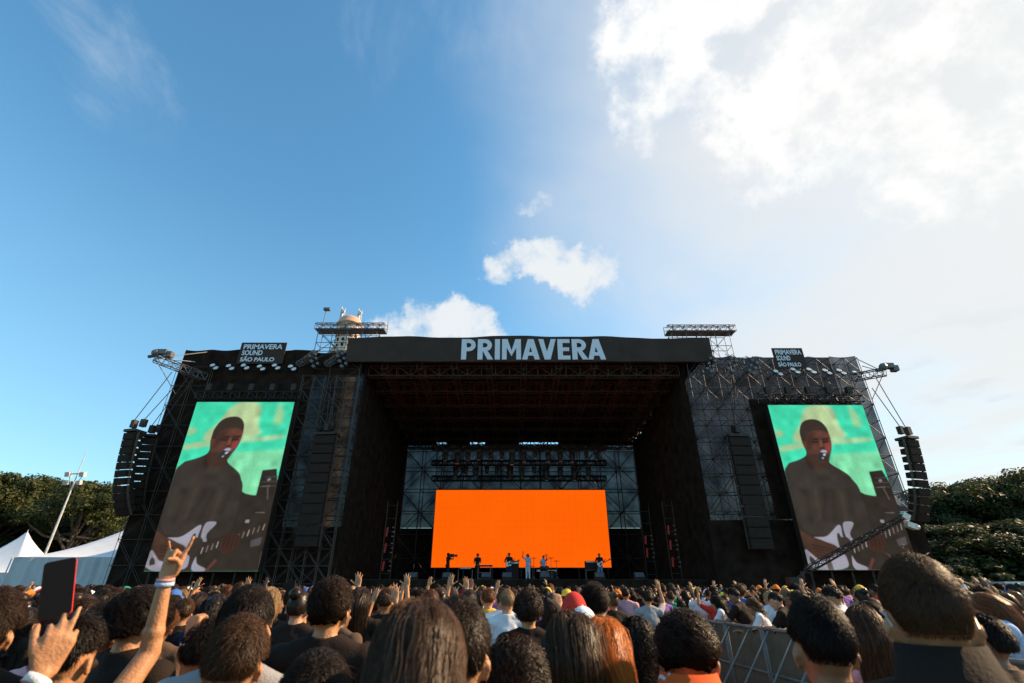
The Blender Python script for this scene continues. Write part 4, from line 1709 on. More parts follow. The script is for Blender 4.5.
# keyboards
kb = at(484, 38.8)
t = thing('keyboard_stand', 'keyboard on a tall metal stand at the tent side of the stage', 'keyboard', kb)
m = MB()
m.box((0, 0, .95), (1.2, .36, .1))
m.build('keyboard', M['cabinet'], t)
m = MB()
m.box((0, -.1, 1.003), (1.1, .14, .012))
m.build('keys', M['letter'], t)
m = MB()
for s_ in (-.45, .45):
    m.tube((s_, -.15, 0), (s_, -.15, .9), .025)
    m.tube((s_, .15, 0), (s_, .15, .9), .025)
    m.tube((s_, -.3, .02), (s_, .3, .02), .025)
m.tube((-.45, -.15, .5), (.45, -.15, .5), .02)
m.tube((-.45, -.15, .12), (.45, -.15, .12), .02)
m.build('stand', M['alu'], t)
kb = at(465, 38.6)
t = thing('equipment_table', 'low equipment table with pale mixer between camera operator and keyboard player', 'table', kb)
m = MB()
m.box((0, 0, .72), (1.1, .5, .05))
m.build('table_top', M['cabinet'], t)
m = MB()
m.box((0, 0, .8), (.8, .35, .1), Matrix.Rotation(.12, 3, 'X'))
m.build('mixer', M['alu_pale'], t)
for x in (-.5, .5):
    for y in (-.2, .2):
        m = MB()
        m.tube((x, y, 0), (x, y, .7), .02)
        m.build('leg', M['alu'], t)


def amp(px, D, w, h, label, stand=False):
    t = thing('guitar_amplifier', label, 'amplifier', at(px, D))
    z = .7 if stand else 0
    m = MB()
    m.box((0, 0, z + h / 2), (w, .35, h))
    m.build('cabinet', M['cabinet'], t)
    m = MB()
    m.box((0, -.18, z + h * .42), (w * .9, .012, h * .72))
    m.build('grille', M['grille'], t)
    m = MB()
    m.box((0, -.18, z + h * .9), (w * .9, .014, h * .1))
    m.build('control_panel', M['alu_pale'], t)
    if stand:
        m = MB()
        for s_ in (-w / 2 + .04, w / 2 - .04):
            for y in (-.15, .15):
                m.tube((s_, y, 0), (s_, y, z), .025)
        for zz_ in (.05, z - .02):
            m.tube((-w / 2, -.15, zz_), (w / 2, -.15, zz_), .02)
        m.build('stand', M['alu'], t)


amp(592, 39.6, .9, .6, 'black guitar amplifier on a metal stand beside the pale blue guitar', True)
amp(514, 40.2, .75, 1.35, 'tall black guitar amplifier behind the white guitar')
amp(552, 41.8, .8, .8, 'low black amplifier behind the drum kit')
# wedge monitors along the front edge
wm = thing('stage_monitor', 'wedge', 'stage monitor', at(405, 35.2), 'wedge monitors along the stage edge')
m = MB()
m.prism([(-.35, -.25, 0), (-.35, .3, 0), (-.35, .18, .42), (-.35, -.12, .12)], (1, 0, 0), .7)
m.build('cabinet', M['cabinet'], wm)
m = MB()
m.prism([(-.3, -.10, .15), (-.3, .16, .42), (-.3, .15, .43), (-.3, -.11, .16)], (1, 0, 0), .6)
m.build('grille', M['alu'], wm)
KD = kids_of()
wl_ = ['nearest the tent side wing', 'below the camera operator', 'below the keyboard', 'below the white guitar', 'below the drum kit', 'below the amplifier stand', 'nearest the crane side wing']
for i, px in enumerate((412, 447, 486, 507, 545, 600, 640)):
    if i == 0:
        wm.location = at(px, 35.2)
        wm['label'] = 'black wedge monitor on the stage edge, ' + wl_[i]
    else:
        copy_tree(wm, KD, at(px, 35.2), label='black wedge monitor on the stage edge, ' + wl_[i])
mic = at(506, 38.0)
t = thing('microphone_stand', 'thin microphone stand in front of the white guitar player', 'microphone stand', mic)
m = MB()
m.tube((0, 0, 0), (0, 0, 1.5), .014)
m.tube((-.25, 0, .01), (.25, 0, .01), .014)
m.tube((0, -.25, .01), (0, .25, .01), .014)
m.tube((0, 0, 1.5), (.05, .25, 1.6), .012)
m.build('stand', M['black_metal'], t)
m = MB()
m.tube((.05, .25, 1.6), (.06, .36, 1.6), .02, .028)
m.ball((.06, .38, 1.6), .035)
m.build('microphone', M['alu'], t)
# ================================================================== people
def vnoise(p, sc, seed=0.0):
    return noise.noise(Vector((p[0] * sc + seed, p[1] * sc - seed, p[2] * sc + seed * .5)))


def remesh(mb, voxel, smooth=2):
    me = bpy.data.meshes.new('tmp')
    me.from_pydata(mb.v, [], mb.f)
    ob = bpy.data.objects.new('tmp', me)
    COL.objects.link(ob)
    md = ob.modifiers.new('r', 'REMESH')
    md.mode = 'VOXEL'
    md.voxel_size = voxel
    md.use_smooth_shade = True
    if smooth:
        sm = ob.modifiers.new('s', 'SMOOTH')
        sm.factor = .5
        sm.iterations = smooth
    dg = bpy.context.evaluated_depsgraph_get()
    out = bpy.data.meshes.new_from_object(ob.evaluated_get(dg))
    bpy.data.objects.remove(ob)
    bpy.data.meshes.remove(me)
    return out


def arrays(me):
    n = len(me.vertices)
    v = np.empty(n * 3, np.float32)
    me.vertices.foreach_get('co', v)
    nn = np.empty(n * 3, np.float32)
    me.vertex_normals.foreach_get('vector', nn)
    f = np.empty(len(me.loops), np.int32)
    me.loops.foreach_get('vertex_index', f)
    return v.reshape(-1, 3).astype(float), nn.reshape(-1, 3).astype(float), f.reshape(-1, 4)


def hand(m, w, d, n, s, curls, size=1.0, spread=1.0, thumb=(.75, .65, .1)):
    """w wrist, d towards the fingers, n palm normal, s towards the thumb; curls: index..little (radians per joint), then thumb"""
    w, d, n = Vector(w), Vector(d).normalized(), Vector(n)
    n = (n - d * n.dot(d)).normalized()
    s = (Vector(s) - d * Vector(s).dot(d) - n * Vector(s).dot(n)).normalized()
    S = size
    kn = []
    for i, (o, l) in enumerate(((.030, .088), (.010, .093), (-.010, .089), (-.029, .080))):
        k = w + d * (l * S) + s * (o * S)
        kn.append(k)
        m.limb(w + s * (o * .55 * S) + d * .006, k, .0155 * S, .0122 * S, 8)
    m.limb(w + d * .03 * S + s * .028 * S, w + d * .075 * S + s * .03 * S, .014 * S, .012 * S, 8)
    L_ = (.076, .085, .078, .060)
    for i in range(4):
        dirv = (d + s * ((.10, .03, -.05, -.13)[i] * spread)).normalized()
        p = kn[i]
        ax = dirv.cross(n).normalized()
        rr = (.0095, .0098, .0092, .0082)[i] * S
        for j, (fr, ck) in enumerate(((.44, .9), (.32, 1.15), (.24, .8))):
            dirv = Matrix.Rotation(curls[i] * ck, 3, ax) @ dirv
            q = p + dirv * (L_[i] * fr * S)
            m.limb(p, q, rr * (1 - .08 * j), rr * (.92 - .1 * j), 8)
            p = q
    tp = w + d * .022 * S + s * .026 * S
    td = (s * thumb[0] + d * thumb[1] + n * thumb[2]).normalized()
    ax = td.cross(n * .8 - s * .6).normalized()
    for j, fr in enumerate((.042, .034, .028)):
        q = tp + td * fr * S
        m.limb(tp, q, (.0145, .0115, .0105)[j] * S, (.0118, .0108, .0088)[j] * S, 8)
        tp = q
        td = Matrix.Rotation(curls[4], 3, ax) @ td


ARM = {  # upper-arm direction, forearm direction, palm normal, curls   (right side; x mirrored for the left)
    'down': ((.16, .02, -1), (-.02, .28, -1), (-1, .1, 0), (.35, .4, .45, .5, .15)),
    'up': ((.45, .6, .35), (-.15, .12, 1), (-.1, 1, 0), (.12, .1, .12, .15, .1)),
    'high': ((.28, .28, .9), (-.08, .1, 1), (-.15, 1, 0), (.1, .08, .1, .14, .1)),
    'point': ((.4, .5, .55), (-.1, .12, 1), (-.3, 1, 0), (.05, 1.4, 1.45, 1.45, .6)),
    'fist': ((.42, .6, .3), (-.12, .12, 1), (-.3, 1, 0), (1.45, 1.5, 1.5, 1.5, .6)),
    'phone': ((.22, .85, -.05), (-.42, .3, 1), (-.75, .45, 0), (.5, .55, .6, .65, .3)),
    'lean': ((.30, .55, -.75), (-.35, 1, .12), (-.2, 0, -1), (.3, .35, .4, .4, .2)),
    'low_up': ((.38, .75, -.08), (-.22, .2, 1), (-.1, 1, 0), (.12, .1, .12, .2, .1)),
    'low_point': ((.38, .75, .0), (-.2, .2, 1), (-.3, 1, 0), (.05, 1.4, 1.45, 1.45, .6)),
    'clap': ((.25, .75, .15), (-.55, .35, 1), (-1, .2, 0), (.12, .12, .15, .2, .1)),
    'play_neck': ((.25, .25, -.9), (.35, .75, .55), (-.3, .4, 1), (.8, .8, .8, .8, .4)),
    'play_pick': ((.5, .1, -.85), (-.85, .75, -.15), (-.2, -1, 0), (.9, .9, .9, .9, .4)),
    'keys': ((.15, .35, -.9), (-.15, 1, -.1), (0, 0, -1), (.5, .5, .5, .5, .2)),
    'shoulder_cam': ((.4, .7, -.3), (-.4, .5, .8), (-1, 0, 0), (.9, .9, .9, .9, .4)),
}


def body(armL='down', armR='down', female=False, voxel=.0092, lean=0.0, seated=False, stout=1.0, face=True, bow=0.0):
    """one continuous body, 1.75 m tall, facing +y; returns mesh, garment meshes, head matrix, hand points"""
    m = MB()
    segs = []
    piv = Vector((0, 0, .95))
    rl = Matrix.Rotation(-lean, 3, 'X')

    nb = Vector((0, -.02, 1.49))
    rb_ = Matrix.Rotation(-bow, 3, 'X')

    def T(p):
        p = Vector(p)
        if bow and p.z > 1.505:
            p = nb + rb_ @ (p - nb)
        return piv + rl @ (p - piv) if p.z > .94 and lean else p

    sw = .172 if female else .188
    k = .9 if female else 1.0
    k *= stout
    E = lambda c, r: m.ball(T(c), r, rl if (lean and c[2] > .94) else None)

    def limb(lab, a, b, ra, rb):
        m.limb(a, b, ra, rb)
        segs.append((lab, Vector(a), Vector(b), (ra + rb) / 2))

    # trunk
    E((0, -.012, 1.30), (.158 * k, .108 * k, .20))
    E((0, .0, 1.10), (.137 * k, .10 * stout, .19))
    E((0, -.005, .96), (.16 * stout, .112 * stout, .13))
    E((-.075, -.05, .92), (.085, .085, .10))
    E((.075, -.05, .92), (.085, .085, .10))
    if female:
        for sx in (-1, 1):
            E((sx * .07, .085, 1.27), (.06, .055, .065))
    else:
        for sx in (-1, 1):
            E((sx * .075, .06, 1.32), (.08, .05, .07))
    segs.append(('torso', T((0, 0, 1.36)), T((0, 0, .98)), .13 * k))
    segs.append(('torso', T((-.10, -.01, 1.38)), T((.10, -.01, 1.38)), .08))
    segs.append(('pelvis', Vector((-.06, -.01, .93)), Vector((.06, -.01, .93)), .115))
    sh = {}
    for sx, nm in ((-1, 'L'), (1, 'R')):
        S_ = T((sx * sw, -.012, 1.425))
        sh[nm] = S_
        m.limb(T((0, -.02, 1.44)), S_, .06 * k, .056 * k)
        m.limb(T((0, -.025, 1.50)), T((sx * sw * .8, -.02, 1.445)), .046, .04)
        segs.append(('torso', T((0, -.02, 1.44)), T((sx * sw * .9, -.02, 1.43)), .05))
    # neck and head
    limb('neck', T((0, -.028, 1.44)), T((0, -.008, 1.58)), .058 if not female else .05, .053 if not female else .046)
    H = lambda c, r: m.ball(T(c), r, (rl @ rb_) if (lean or bow) else None, 16, 12)
    H((0, -.008, 1.648), (.0755, .096, .102))
    H((0, .012, 1.60), (.066, .082, .085))
    H((0, .038, 1.562), (.05, .058, .052))
    if face:
        m.limb(T((0, .090, 1.632)), T((0, .112, 1.598)), .008, .0145)
        H((0, .072, 1.655), (.055, .02, .016))
        H((0, .088, 1.565), (.024, .014, .008))
        H((0, .087, 1.553), (.021, .014, .008))
        H((0, .083, 1.528), (.02, .018, .016))
        for sx in (-1, 1):
            H((sx * .038, .068, 1.600), (.024, .022, .02))
    for sx in (-1, 1):
        rot = Matrix.Rotation(sx * .38, 3, 'Z') @ Matrix.Rotation(-.15, 3, 'X')
        m.ball(T((sx * .0835, -.006, 1.608)), (.0095, .0165, .029), (rl @ rb_ @ rot), 10, 8)
        m.ball(T((sx * .081, .000, 1.586)), (.0095, .012, .014), rl if lean else None, 8, 6)
    segs.append(('head', T((0, -.01, 1.70)), T((0, .02, 1.585)), .085))
    # arms
    hands = {}
    for sx, nm, spec in ((-1, 'L', armL), (1, 'R', armR)):
        S_ = sh[nm]
        if isinstance(spec, str):
            ud, fd, pn, cu = ARM[spec]
            mx = lambda v: Vector((v[0] * sx, v[1], v[2])).normalized()
            el = S_ + mx(ud) * .285
            wr = el + mx(fd) * .25
            hd, pn, th = mx(fd), mx(pn), None
            if spec == 'lean':
                hd = mx((-.5, 1, -.25))
            if spec in ('down',):
                th = Vector((0, 1, 0))
            elif spec in ('lean', 'keys'):
                th = Vector((-sx, 0, 0))
            elif spec in ('phone', 'clap'):
                th = Vector((0, -1, .2))
            elif spec in ('play_neck', 'play_pick', 'shoulder_cam'):
                th = Vector((-sx, 0, .5))
            else:
                th = Vector((-sx, 0, 0))
            hs_, spr, thv = 1.0, (1.9 if spec in ('up', 'high', 'low_up') else 1.2), (.75, .65, .1)
        else:
            el, wr, hd, pn, th, cu, hs_, spr, thv = spec
            el, wr = Vector(el), Vector(wr)
        fk = .9 if female else 1.0
        m.ball(S_, .061 * fk)
        limb('uarm', S_, el, .050 * fk, .040 * fk)
        m.ball(S_.lerp(el, .42) + Vector((0, .008, 0)), .049 * fk)
        limb('farm', el, wr, .040 * fk, .0245 * fk)
        m.ball(el.lerp(wr, .28), .0405 * fk)
        hand(m, wr, hd, pn, th, cu, hs_ * (.93 if female else 1), spr, thv)
        segs.append(('hand', wr + Vector(hd).normalized() * .02, wr + Vector(hd).normalized() * .16, .035))
        hands[nm] = (wr, Vector(hd).normalized(), el)
    # legs
    for sx in (-1, 1):
        if seated:
            hip, kn, an = Vector((sx * .10, 0, .90)), Vector((sx * .2, .40, .88)), Vector((sx * .2, .42, .45))
        else:
            hip, kn, an = Vector((sx * .092, -.005, .90)), Vector((sx * .105, .012, .49)), Vector((sx * .112, -.02, .085))
        limb('thigh', hip, kn, .088 * k, .056)
        m.ball(hip.lerp(kn, .3), .084 * k)
        limb('shin', kn, an, .054, .037)
        m.ball(kn.lerp(an, .3) + Vector((0, -.014, 0)), .055)
        m.limb(an + Vector((0, -.03, -.045)), an + Vector((sx * .015, .13, -.055)), .036, .028)
        m.ball(an + Vector((sx * .017, .17, -.060)), (.034, .035, .024))
        segs.append(('foot', an + Vector((0, -.04, -.05)), an + Vector((sx * .015, .2, -.06)), .035))
    me = remesh(m, voxel, 3)
    me.name = 'person'
    V, Nn, Fq = arrays(me)
    best = np.full(len(V), 1e9)
    lab = np.zeros(len(V), int)
    tt = np.zeros(len(V))
    names = [s[0] for s in segs]
    for i, (nm, a, b, r_) in enumerate(segs):
        a_, b_ = np.array(a), np.array(b)
        ab = b_ - a_
        t = np.clip(((V - a_) @ ab) / max(ab @ ab, 1e-9), 0, 1)
        d_ = np.linalg.norm(V - a_ - t[:, None] * ab, axis=1) - r_
        u = d_ < best
        best[u] = d_[u]
        lab[u] = i
        tt[u] = t[u]
    ln_ = np.array(names)[lab]
    zl = V[:, 2].copy()
    if lean:
        Vr = (np.array(rl.transposed()) @ (V - np.array(piv)).T).T + np.array(piv)
        zl = np.where(V[:, 2] > .90, Vr[:, 2], V[:, 2])
        yl = Vr[:, 1]
    else:
        yl = V[:, 1]
    neckcut = 1.530 - .26 * np.clip(yl, -.02, .12)
    core = ((ln_ == 'torso') | ((ln_ == 'pelvis') & (zl > .86)) | ((ln_ == 'neck') & (zl < 1.53)) | ((ln_ == 'thigh') & (zl > .90))) & (zl < neckcut)
    up = (ln_ == 'uarm')
    short = core | (up & (tt < .72) & (zl < 5)) | ((ln_ == 'head') & False)
    long_ = core | up | ((ln_ == 'farm') & (tt < .93))
    tank = core & (np.abs(V[:, 0]) < .9)
    trs = ((ln_ == 'pelvis') | (ln_ == 'thigh') | ((ln_ == 'shin') & (tt < .96)) | ((ln_ == 'torso') & (zl < 1.0))) & (zl < 1.0)
    sho = (ln_ == 'foot') | ((ln_ == 'shin') & (tt > .9))
    g_ = {'short': garment('shirt', V, Nn, Fq, short, .011, .010, 5, seed=1.0),
          'long': garment('shirt', V, Nn, Fq, long_, .012, .011, 5, seed=2.0),
          'tank': garment('shirt', V, Nn, Fq, tank, .009, .006, 3, seed=3.0),
          'trousers': garment('trousers', V, Nn, Fq, trs, .009, .008, 4, seed=4.0),
          'shoes': garment('shoes', V, Nn, Fq, sho, .008, .0, 2, seed=5.0)}
    hm = Matrix.Translation(piv) @ rl.to_4x4() @ Matrix.Translation(-piv) if lean else Matrix.Identity(4)
    if bow:
        hm = hm @ Matrix.Translation(nb) @ rb_.to_4x4() @ Matrix.Translation(-nb)
    return {'body': me, 'g': g_, 'hm': hm, 'hands': hands}


def garment(name, V, Nn, Fq, mask, off, wr, it, seed=0.0):
    sel = mask[Fq].all(1)
    Fs = Fq[sel]
    if len(Fs) == 0:
        return None
    used, inv = np.unique(Fs, return_inverse=True)
    Fl = inv.reshape(-1, 4)
    v0, n0 = V[used], Nn[used]
    # folds: two scales of sine folds steered by position
    ph = np.sin(v0[:, 0] * 31 + v0[:, 2] * 17 + 3 * np.sin(v0[:, 2] * 9 + seed)) * np.sin(v0[:, 2] * 23 - v0[:, 1] * 21 + seed * 2) * .5 + np.sin(v0[:, 2] * 41 + v0[:, 0] * 33 + 2 * np.sin(v0[:, 1] * 25 + seed)) * .35
    o = off + wr * (.5 + .5 * ph)
    p = v0 + n0 * o[:, None]
    E = np.concatenate([Fl[:, [0, 1]], Fl[:, [1, 2]], Fl[:, [2, 3]], Fl[:, [3, 0]]])
    for _ in range(it):
        acc = np.zeros_like(p)
        cn = np.zeros(len(p))
        for c_ in range(3):
            acc[:, c_] = np.bincount(E[:, 0], p[E[:, 1], c_], len(p)) + np.bincount(E[:, 1], p[E[:, 0], c_], len(p))
        cn = np.bincount(E[:, 0], None, len(p)) + np.bincount(E[:, 1], None, len(p))
        p = p * .5 + .5 * acc / np.maximum(cn, 1)[:, None]
        dd = ((p - v0) * n0).sum(1)
        lo = off * .8
        p += n0 * np.maximum(0, lo - dd)[:, None]
    es = np.sort(E, 1)
    key = es[:, 0].astype(np.int64) * (len(p) + 1) + es[:, 1]
    uq, idx, ct = np.unique(key, return_index=True, return_counts=True)
    bd_ = E[idx[ct == 1]]
    bv, binv = np.unique(bd_, return_inverse=True)
    rim = v0[bv] - n0[bv] * .003
    vv = np.concatenate([p, rim])
    be = binv.reshape(-1, 2) + len(p)
    ff = np.concatenate([Fl, np.stack([bd_[:, 1], bd_[:, 0], be[:, 0], be[:, 1]], 1)])
    return np_mesh(name, vv, ff, True)


# ------------------------------------------------------------------ hair
HC = np.array((0, -.010, 1.650))
HR = np.array((.0790, .1005, .1075))


def hairmask(d, style):
    front = 1 / (1 + np.exp(-(d[:, 1] - .05) * 7))
    lim = -.62 + front * (1.05 if style != 'fringe' else .75)
    if style in ('short', 'fade'):
        lim = np.maximum(lim, -.46 + .0 * d[:, 1])
        ear = (np.abs(d[:, 0]) > .66) & (d[:, 1] > -.40) & (d[:, 2] < -.02)
        return (d[:, 2] > lim) & ~ear
    return d[:, 2] > lim


def tubes(pts, rad, sides=3):
    """pts (n, k, 3), rad (k,) or (n, k) -> verts, quads of thin tapered tubes"""
    n, k, _ = pts.shape
    tan = np.gradient(pts, axis=1)
    tan /= np.linalg.norm(tan, axis=2, keepdims=True) + 1e-9
    ref = pts - HC
    a = np.cross(tan, ref)
    a /= np.linalg.norm(a, axis=2, keepdims=True) + 1e-9
    b = np.cross(tan, a)
    rad = np.broadcast_to(rad, (n, k))
    th = 2 * np.pi * np.arange(sides) / sides
    vs = pts[:, :, None] + rad[:, :, None, None] * (a[:, :, None] * np.cos(th)[None, None, :, None] + b[:, :, None] * np.sin(th)[None, None, :, None])
    vs = vs.reshape(-1, 3)
    base = (np.arange(n)[:, None, None] * k + np.arange(k - 1)[None, :, None]) * sides
    s0 = np.arange(sides)[None, None, :]
    s1 = (s0 + 1) % sides
    q = np.stack(np.broadcast_arrays(base + s0, base + s1, base + sides + s1, base + sides + s0), -1).reshape(-1, 4)
    return vs, q


def strands(style, n, k, r0, seed, length=.06, lift=.012, curl=0.0, wave=0.0, spread=1.0):
    g_ = np.random.default_rng(seed)
    d = g_.normal(size=(n * 4, 3))
    d /= np.linalg.norm(d, axis=1)[:, None]
    d = d[hairmask(d, 'short' if style == 'short' else style)][:n]
    n = len(d)
    whorl = np.array((.12, -.55, .83))
    whorl /= np.linalg.norm(whorl)
    L_ = length * g_.uniform(.7, 1.2, n)
    if style == 'short':
        # short at the nape and over the ears, longer on top
        L_ = L_ * np.clip((d[:, 2] + .50) / .9, .14, 1.0)
        L_ = L_ * np.where((np.abs(d[:, 0]) > .5) & (d[:, 1] > -.55), np.clip((d[:, 2] + .02) / .75, .16, 1.0), 1.0)
    step = (L_ / (k - 1))[:, None]
    pts = np.zeros((n, k, 3))
    cur = d.copy()
    step = step.copy()
    clump = g_.normal(size=(60, 3))
    clump /= np.linalg.norm(clump, axis=1)[:, None]
    ci = np.argmax(d @ clump.T, 1)
    cvec = g_.normal(size=(60, 3))[ci] * .5
    pos = HC + cur * HR
    pts[:, 0] = pos
    long_ = style == 'long'
    wrand = g_.normal(size=(n, 3)) * .8
    # the crown is as thickly grown as the rest
    nx_ = n // 9
    dd_ = whorl + g_.normal(size=(nx_, 3)) * .22
    d[:nx_] = dd_ / np.linalg.norm(dd_, axis=1)[:, None]
    cur = d.copy()
    pos = HC + cur * HR
    pts[:, 0] = pos
    if style == 'short':
        L_[:nx_] = np.maximum(L_[:nx_], length * .8)
    for j in range(1, k):
        f_ = j / (k - 1)
        flow = -(whorl - cur * (cur @ whorl)[:, None])
        flow /= np.linalg.norm(flow, axis=1)[:, None] + 1e-6
        near_w = ((d @ whorl) > .90)[:, None]
        flow = np.where(near_w, wrand, flow)
        flow = flow + cvec * (.34 if not long_ else .14) + g_.normal(size=(n, 3)) * .12
        if long_:
            back = np.array((0, -.55, -1.0))
            flow = flow * np.clip(1 - f_ * 5, 0, 1)[..., None] * 1.0 + back * .9
            side = np.sign(d[:, 0:1]) * np.array((1, 0, 0))
            fr = np.clip(d[:, 1:2], 0, 1)
            flow = flow + side * fr * 1.3 * max(0, 1 - f_ * 3) - np.array((0, 1, 0)) * fr * .8
        else:
            flow = flow + np.array((0, 0, -.25))
        rad = (pos - HC) / HR
        rn = np.linalg.norm(rad, axis=1)[:, None]
        nrm = rad / HR
        nrm /= np.linalg.norm(nrm, axis=1)[:, None]
        tang = flow - nrm * ((flow * nrm).sum(1) if not long_ else np.clip((flow * nrm).sum(1), -9, 0))[:, None]
        if long_:
            below = (pos[:, 2] < 1.62)[:, None]
            hang = np.stack([np.zeros(n), (-.08 - pos[:, 1]) * .5, -np.ones(n)], 1)
            # stay outside neck and shoulders, lie on the back
            tang = np.where(below, hang + cvec * .06, tang)
        tang /= np.linalg.norm(tang, axis=1)[:, None] + 1e-6
        pos = pos + tang * step
        # keep off the skull
        rad = (pos - HC) / HR
        rn = np.linalg.norm(rad, axis=1)[:, None]
        want = 1 + (np.clip((d[:, 2:3] + .35) / .8, .12, 1) if (style == 'short' and lift < .03) else 1.0) * (lift * (math.sin(min(1, f_ * 1.3) * math.pi * .5)) * g_.uniform(.3, 1.1, (n, 1))) / .09
        inside = (rn < want) & ((pos[:, 2] > 1.56)[:, None] if long_ else True)
        pos = np.where(inside, HC + rad / rn * want * HR, pos)
        if long_:
            # neck and upper back
            lowz = pos[:, 2] < 1.56
            by = -.085 - .03 * np.clip((1.5 - pos[:, 2]) / .12, 0, 1) - .012 * g_.uniform(0, 2.2, n)
            push = lowz & (np.abs(pos[:, 0]) < .075) & (pos[:, 1] > by)
            pos[:, 1] = np.where(push, pos[:, 1] * .4 + by * .6, pos[:, 1])
            ss_ = lowz & (pos[:, 2] < 1.50) & (pos[:, 1] > -.1) & (np.abs(pos[:, 0]) > .06)
            pos[:, 1] = np.where(ss_, pos[:, 1] * .6 - .1 * .4, pos[:, 1])
        cur = (pos - HC) / HR
        cur /= np.linalg.norm(cur, axis=1)[:, None]
        pts[:, j] = pos
    if curl or wave:
        s_ = np.linspace(0, 1, k)[None, :] * L_[:, None]
        ph = g_.uniform(0, 6.28, (60,))[ci][:, None] + g_.normal(size=(n, 1)) * (.9 if not wave else 1.5)
        env = np.minimum(1, np.linspace(0, 1, k) * 3)[None, :]
        if curl:
            w_ = 2 * np.pi / .038
            pts[:, :, 0] += curl * env * np.cos(s_ * w_ + ph)
            pts[:, :, 1] += curl * env * np.sin(s_ * w_ + ph)
            pts[:, :, 2] += curl * .5 * env * np.sin(s_ * w_ * .7 + ph * 2)
        if wave:
            w_ = 2 * np.pi / .11
            pts[:, :, 0] += wave * env * np.sin(s_ * w_ + ph)
            pts[:, :, 1] += wave * .6 * env * np.cos(s_ * w_ + ph)
    if n > 1500:
        # loose flyaway hairs
        fly = g_.random(n) < .012
        env_ = np.linspace(0, 1, k)[None, :, None] ** 1.6
        out_ = (pts[:, 0] - HC) / HR
        dir_ = out_ * .012 + g_.normal(size=(n, 3)) * .009
        pts = np.where(fly[:, None, None], pts + dir_[:, None] * env_, pts)
    rr = r0 * (1 - .65 * np.linspace(0, 1, k) ** 2)
    vs, q = tubes(pts, rr)
    return np_mesh('hair_strands', vs, q, True)


def hair_base(style, thick=.004, rough=.0, seed=0.0, tail=None, lowz=1.30):
    m = MB()
    nu, nv = 44, 30
    vs = []
    for j in range(nv + 1):
        p = math.pi * j / nv
        for i in range(nu):
            t = 2 * math.pi * i / nu
            vs.append((math.sin(p) * math.cos(t), math.sin(p) * math.sin(t), math.cos(p)))
    d = np.array(vs)
    mk = hairmask(d, style)
    side = np.clip((d[:, 2] + .35) / .8, .0, 1) if style == 'short' else 1.0
    sc = np.where(mk, 1 + thick / .09 * side, .80)
    nz = np.array([vnoise(x, 5.5, seed) + .5 * vnoise(x, 12, seed + 3) for x in vs])
    sc = sc + np.where(mk, rough * nz / .09, 0)
    pts = HC + d * HR * sc[:, None]
    fs = [(j * nu + i, (j + 1) * nu + i, (j + 1) * nu + (i + 1) % nu, j * nu + (i + 1) % nu) for j in range(nv) for i in range(nu)]
    m.add(pts.tolist(), fs)
    if tail == 'curtain':
        rows, cols = 14, 22
        outer, inner = [], []
        for j in range(rows):
            f_ = j / (rows - 1)
            z = 1.66 + (lowz - 1.66) * f_
            for i in range(cols):
                a_ = R(-105 + 210 * i / (cols - 1))
                wx = .087 + .018 * f_ + .006 * math.sin(i * 2.3 + f_ * 4)
                wy = .104 - .012 * f_ + .006 * math.sin(i * 1.7 + 1)
                cyy = -.012 - .03 * max(0, f_ - .3) / .7
                lift_ = -.028 * max(0, f_ - .55) / .45
                sh_ = max(0, f_ - .5) * .5
                aa = a_ * (1 - sh_ * .35)
                outer.append((wx * math.sin(aa), cyy - wy * math.cos(aa) + lift_, z))
                inner.append(((wx - .022) * math.sin(aa), cyy - (wy - .028) * math.cos(aa) + lift_, z))
        fo = [(j * cols + i, j * cols + i + 1, (j + 1) * cols + i + 1, (j + 1) * cols + i) for j in range(rows - 1) for i in range(cols - 1)]
        no = len(outer)
        m.add(outer + inner, fo + [tuple(no + q for q in reversed(f)) for f in fo] + [((rows - 1) * cols + i, (rows - 1) * cols + i + 1, no + (rows - 1) * cols + i + 1, no + (rows - 1) * cols + i) for i in range(cols - 1)]
              + [(j * cols, (j + 1) * cols, no + (j + 1) * cols, no + j * cols) for j in range(rows - 1)] + [(j * cols + cols - 1, no + j * cols + cols - 1, no + (j + 1) * cols + cols - 1, (j + 1) * cols + cols - 1) for j in range(rows - 1)])
    elif tail == 'bun':
        m.ball((0, -.10, 1.735), (.05, .045, .045))
    elif tail == 'pony':
        m.limb((0, -.11, 1.70), (0, -.15, 1.66), .028, .034)
        m.limb((0, -.15, 1.66), (0, -.13, 1.48), .034, .016)
    me = bpy.data.meshes.new('hair')
    me.from_pydata(m.v, [], m.f)
    me.polygons.foreach_set('use_smooth', [True] * len(me.polygons))
    me.update()
    return me


def join_meshes(name, *mes):
    vs, fs, o = [], [], 0
    for me in mes:
        n = len(me.vertices)
        v = np.empty(n * 3, np.float32)
        me.vertices.foreach_get('co', v)
        vs.append(v.reshape(-1, 3))
        for p in me.polygons:
            fs.append([i + o for i in p.vertices])
        o += n
    out = bpy.data.meshes.new(name)
    out.from_pydata(np.concatenate(vs).tolist(), [], fs)
    out.polygons.foreach_set('use_smooth', [True] * len(out.polygons))
    out.update()
    return out


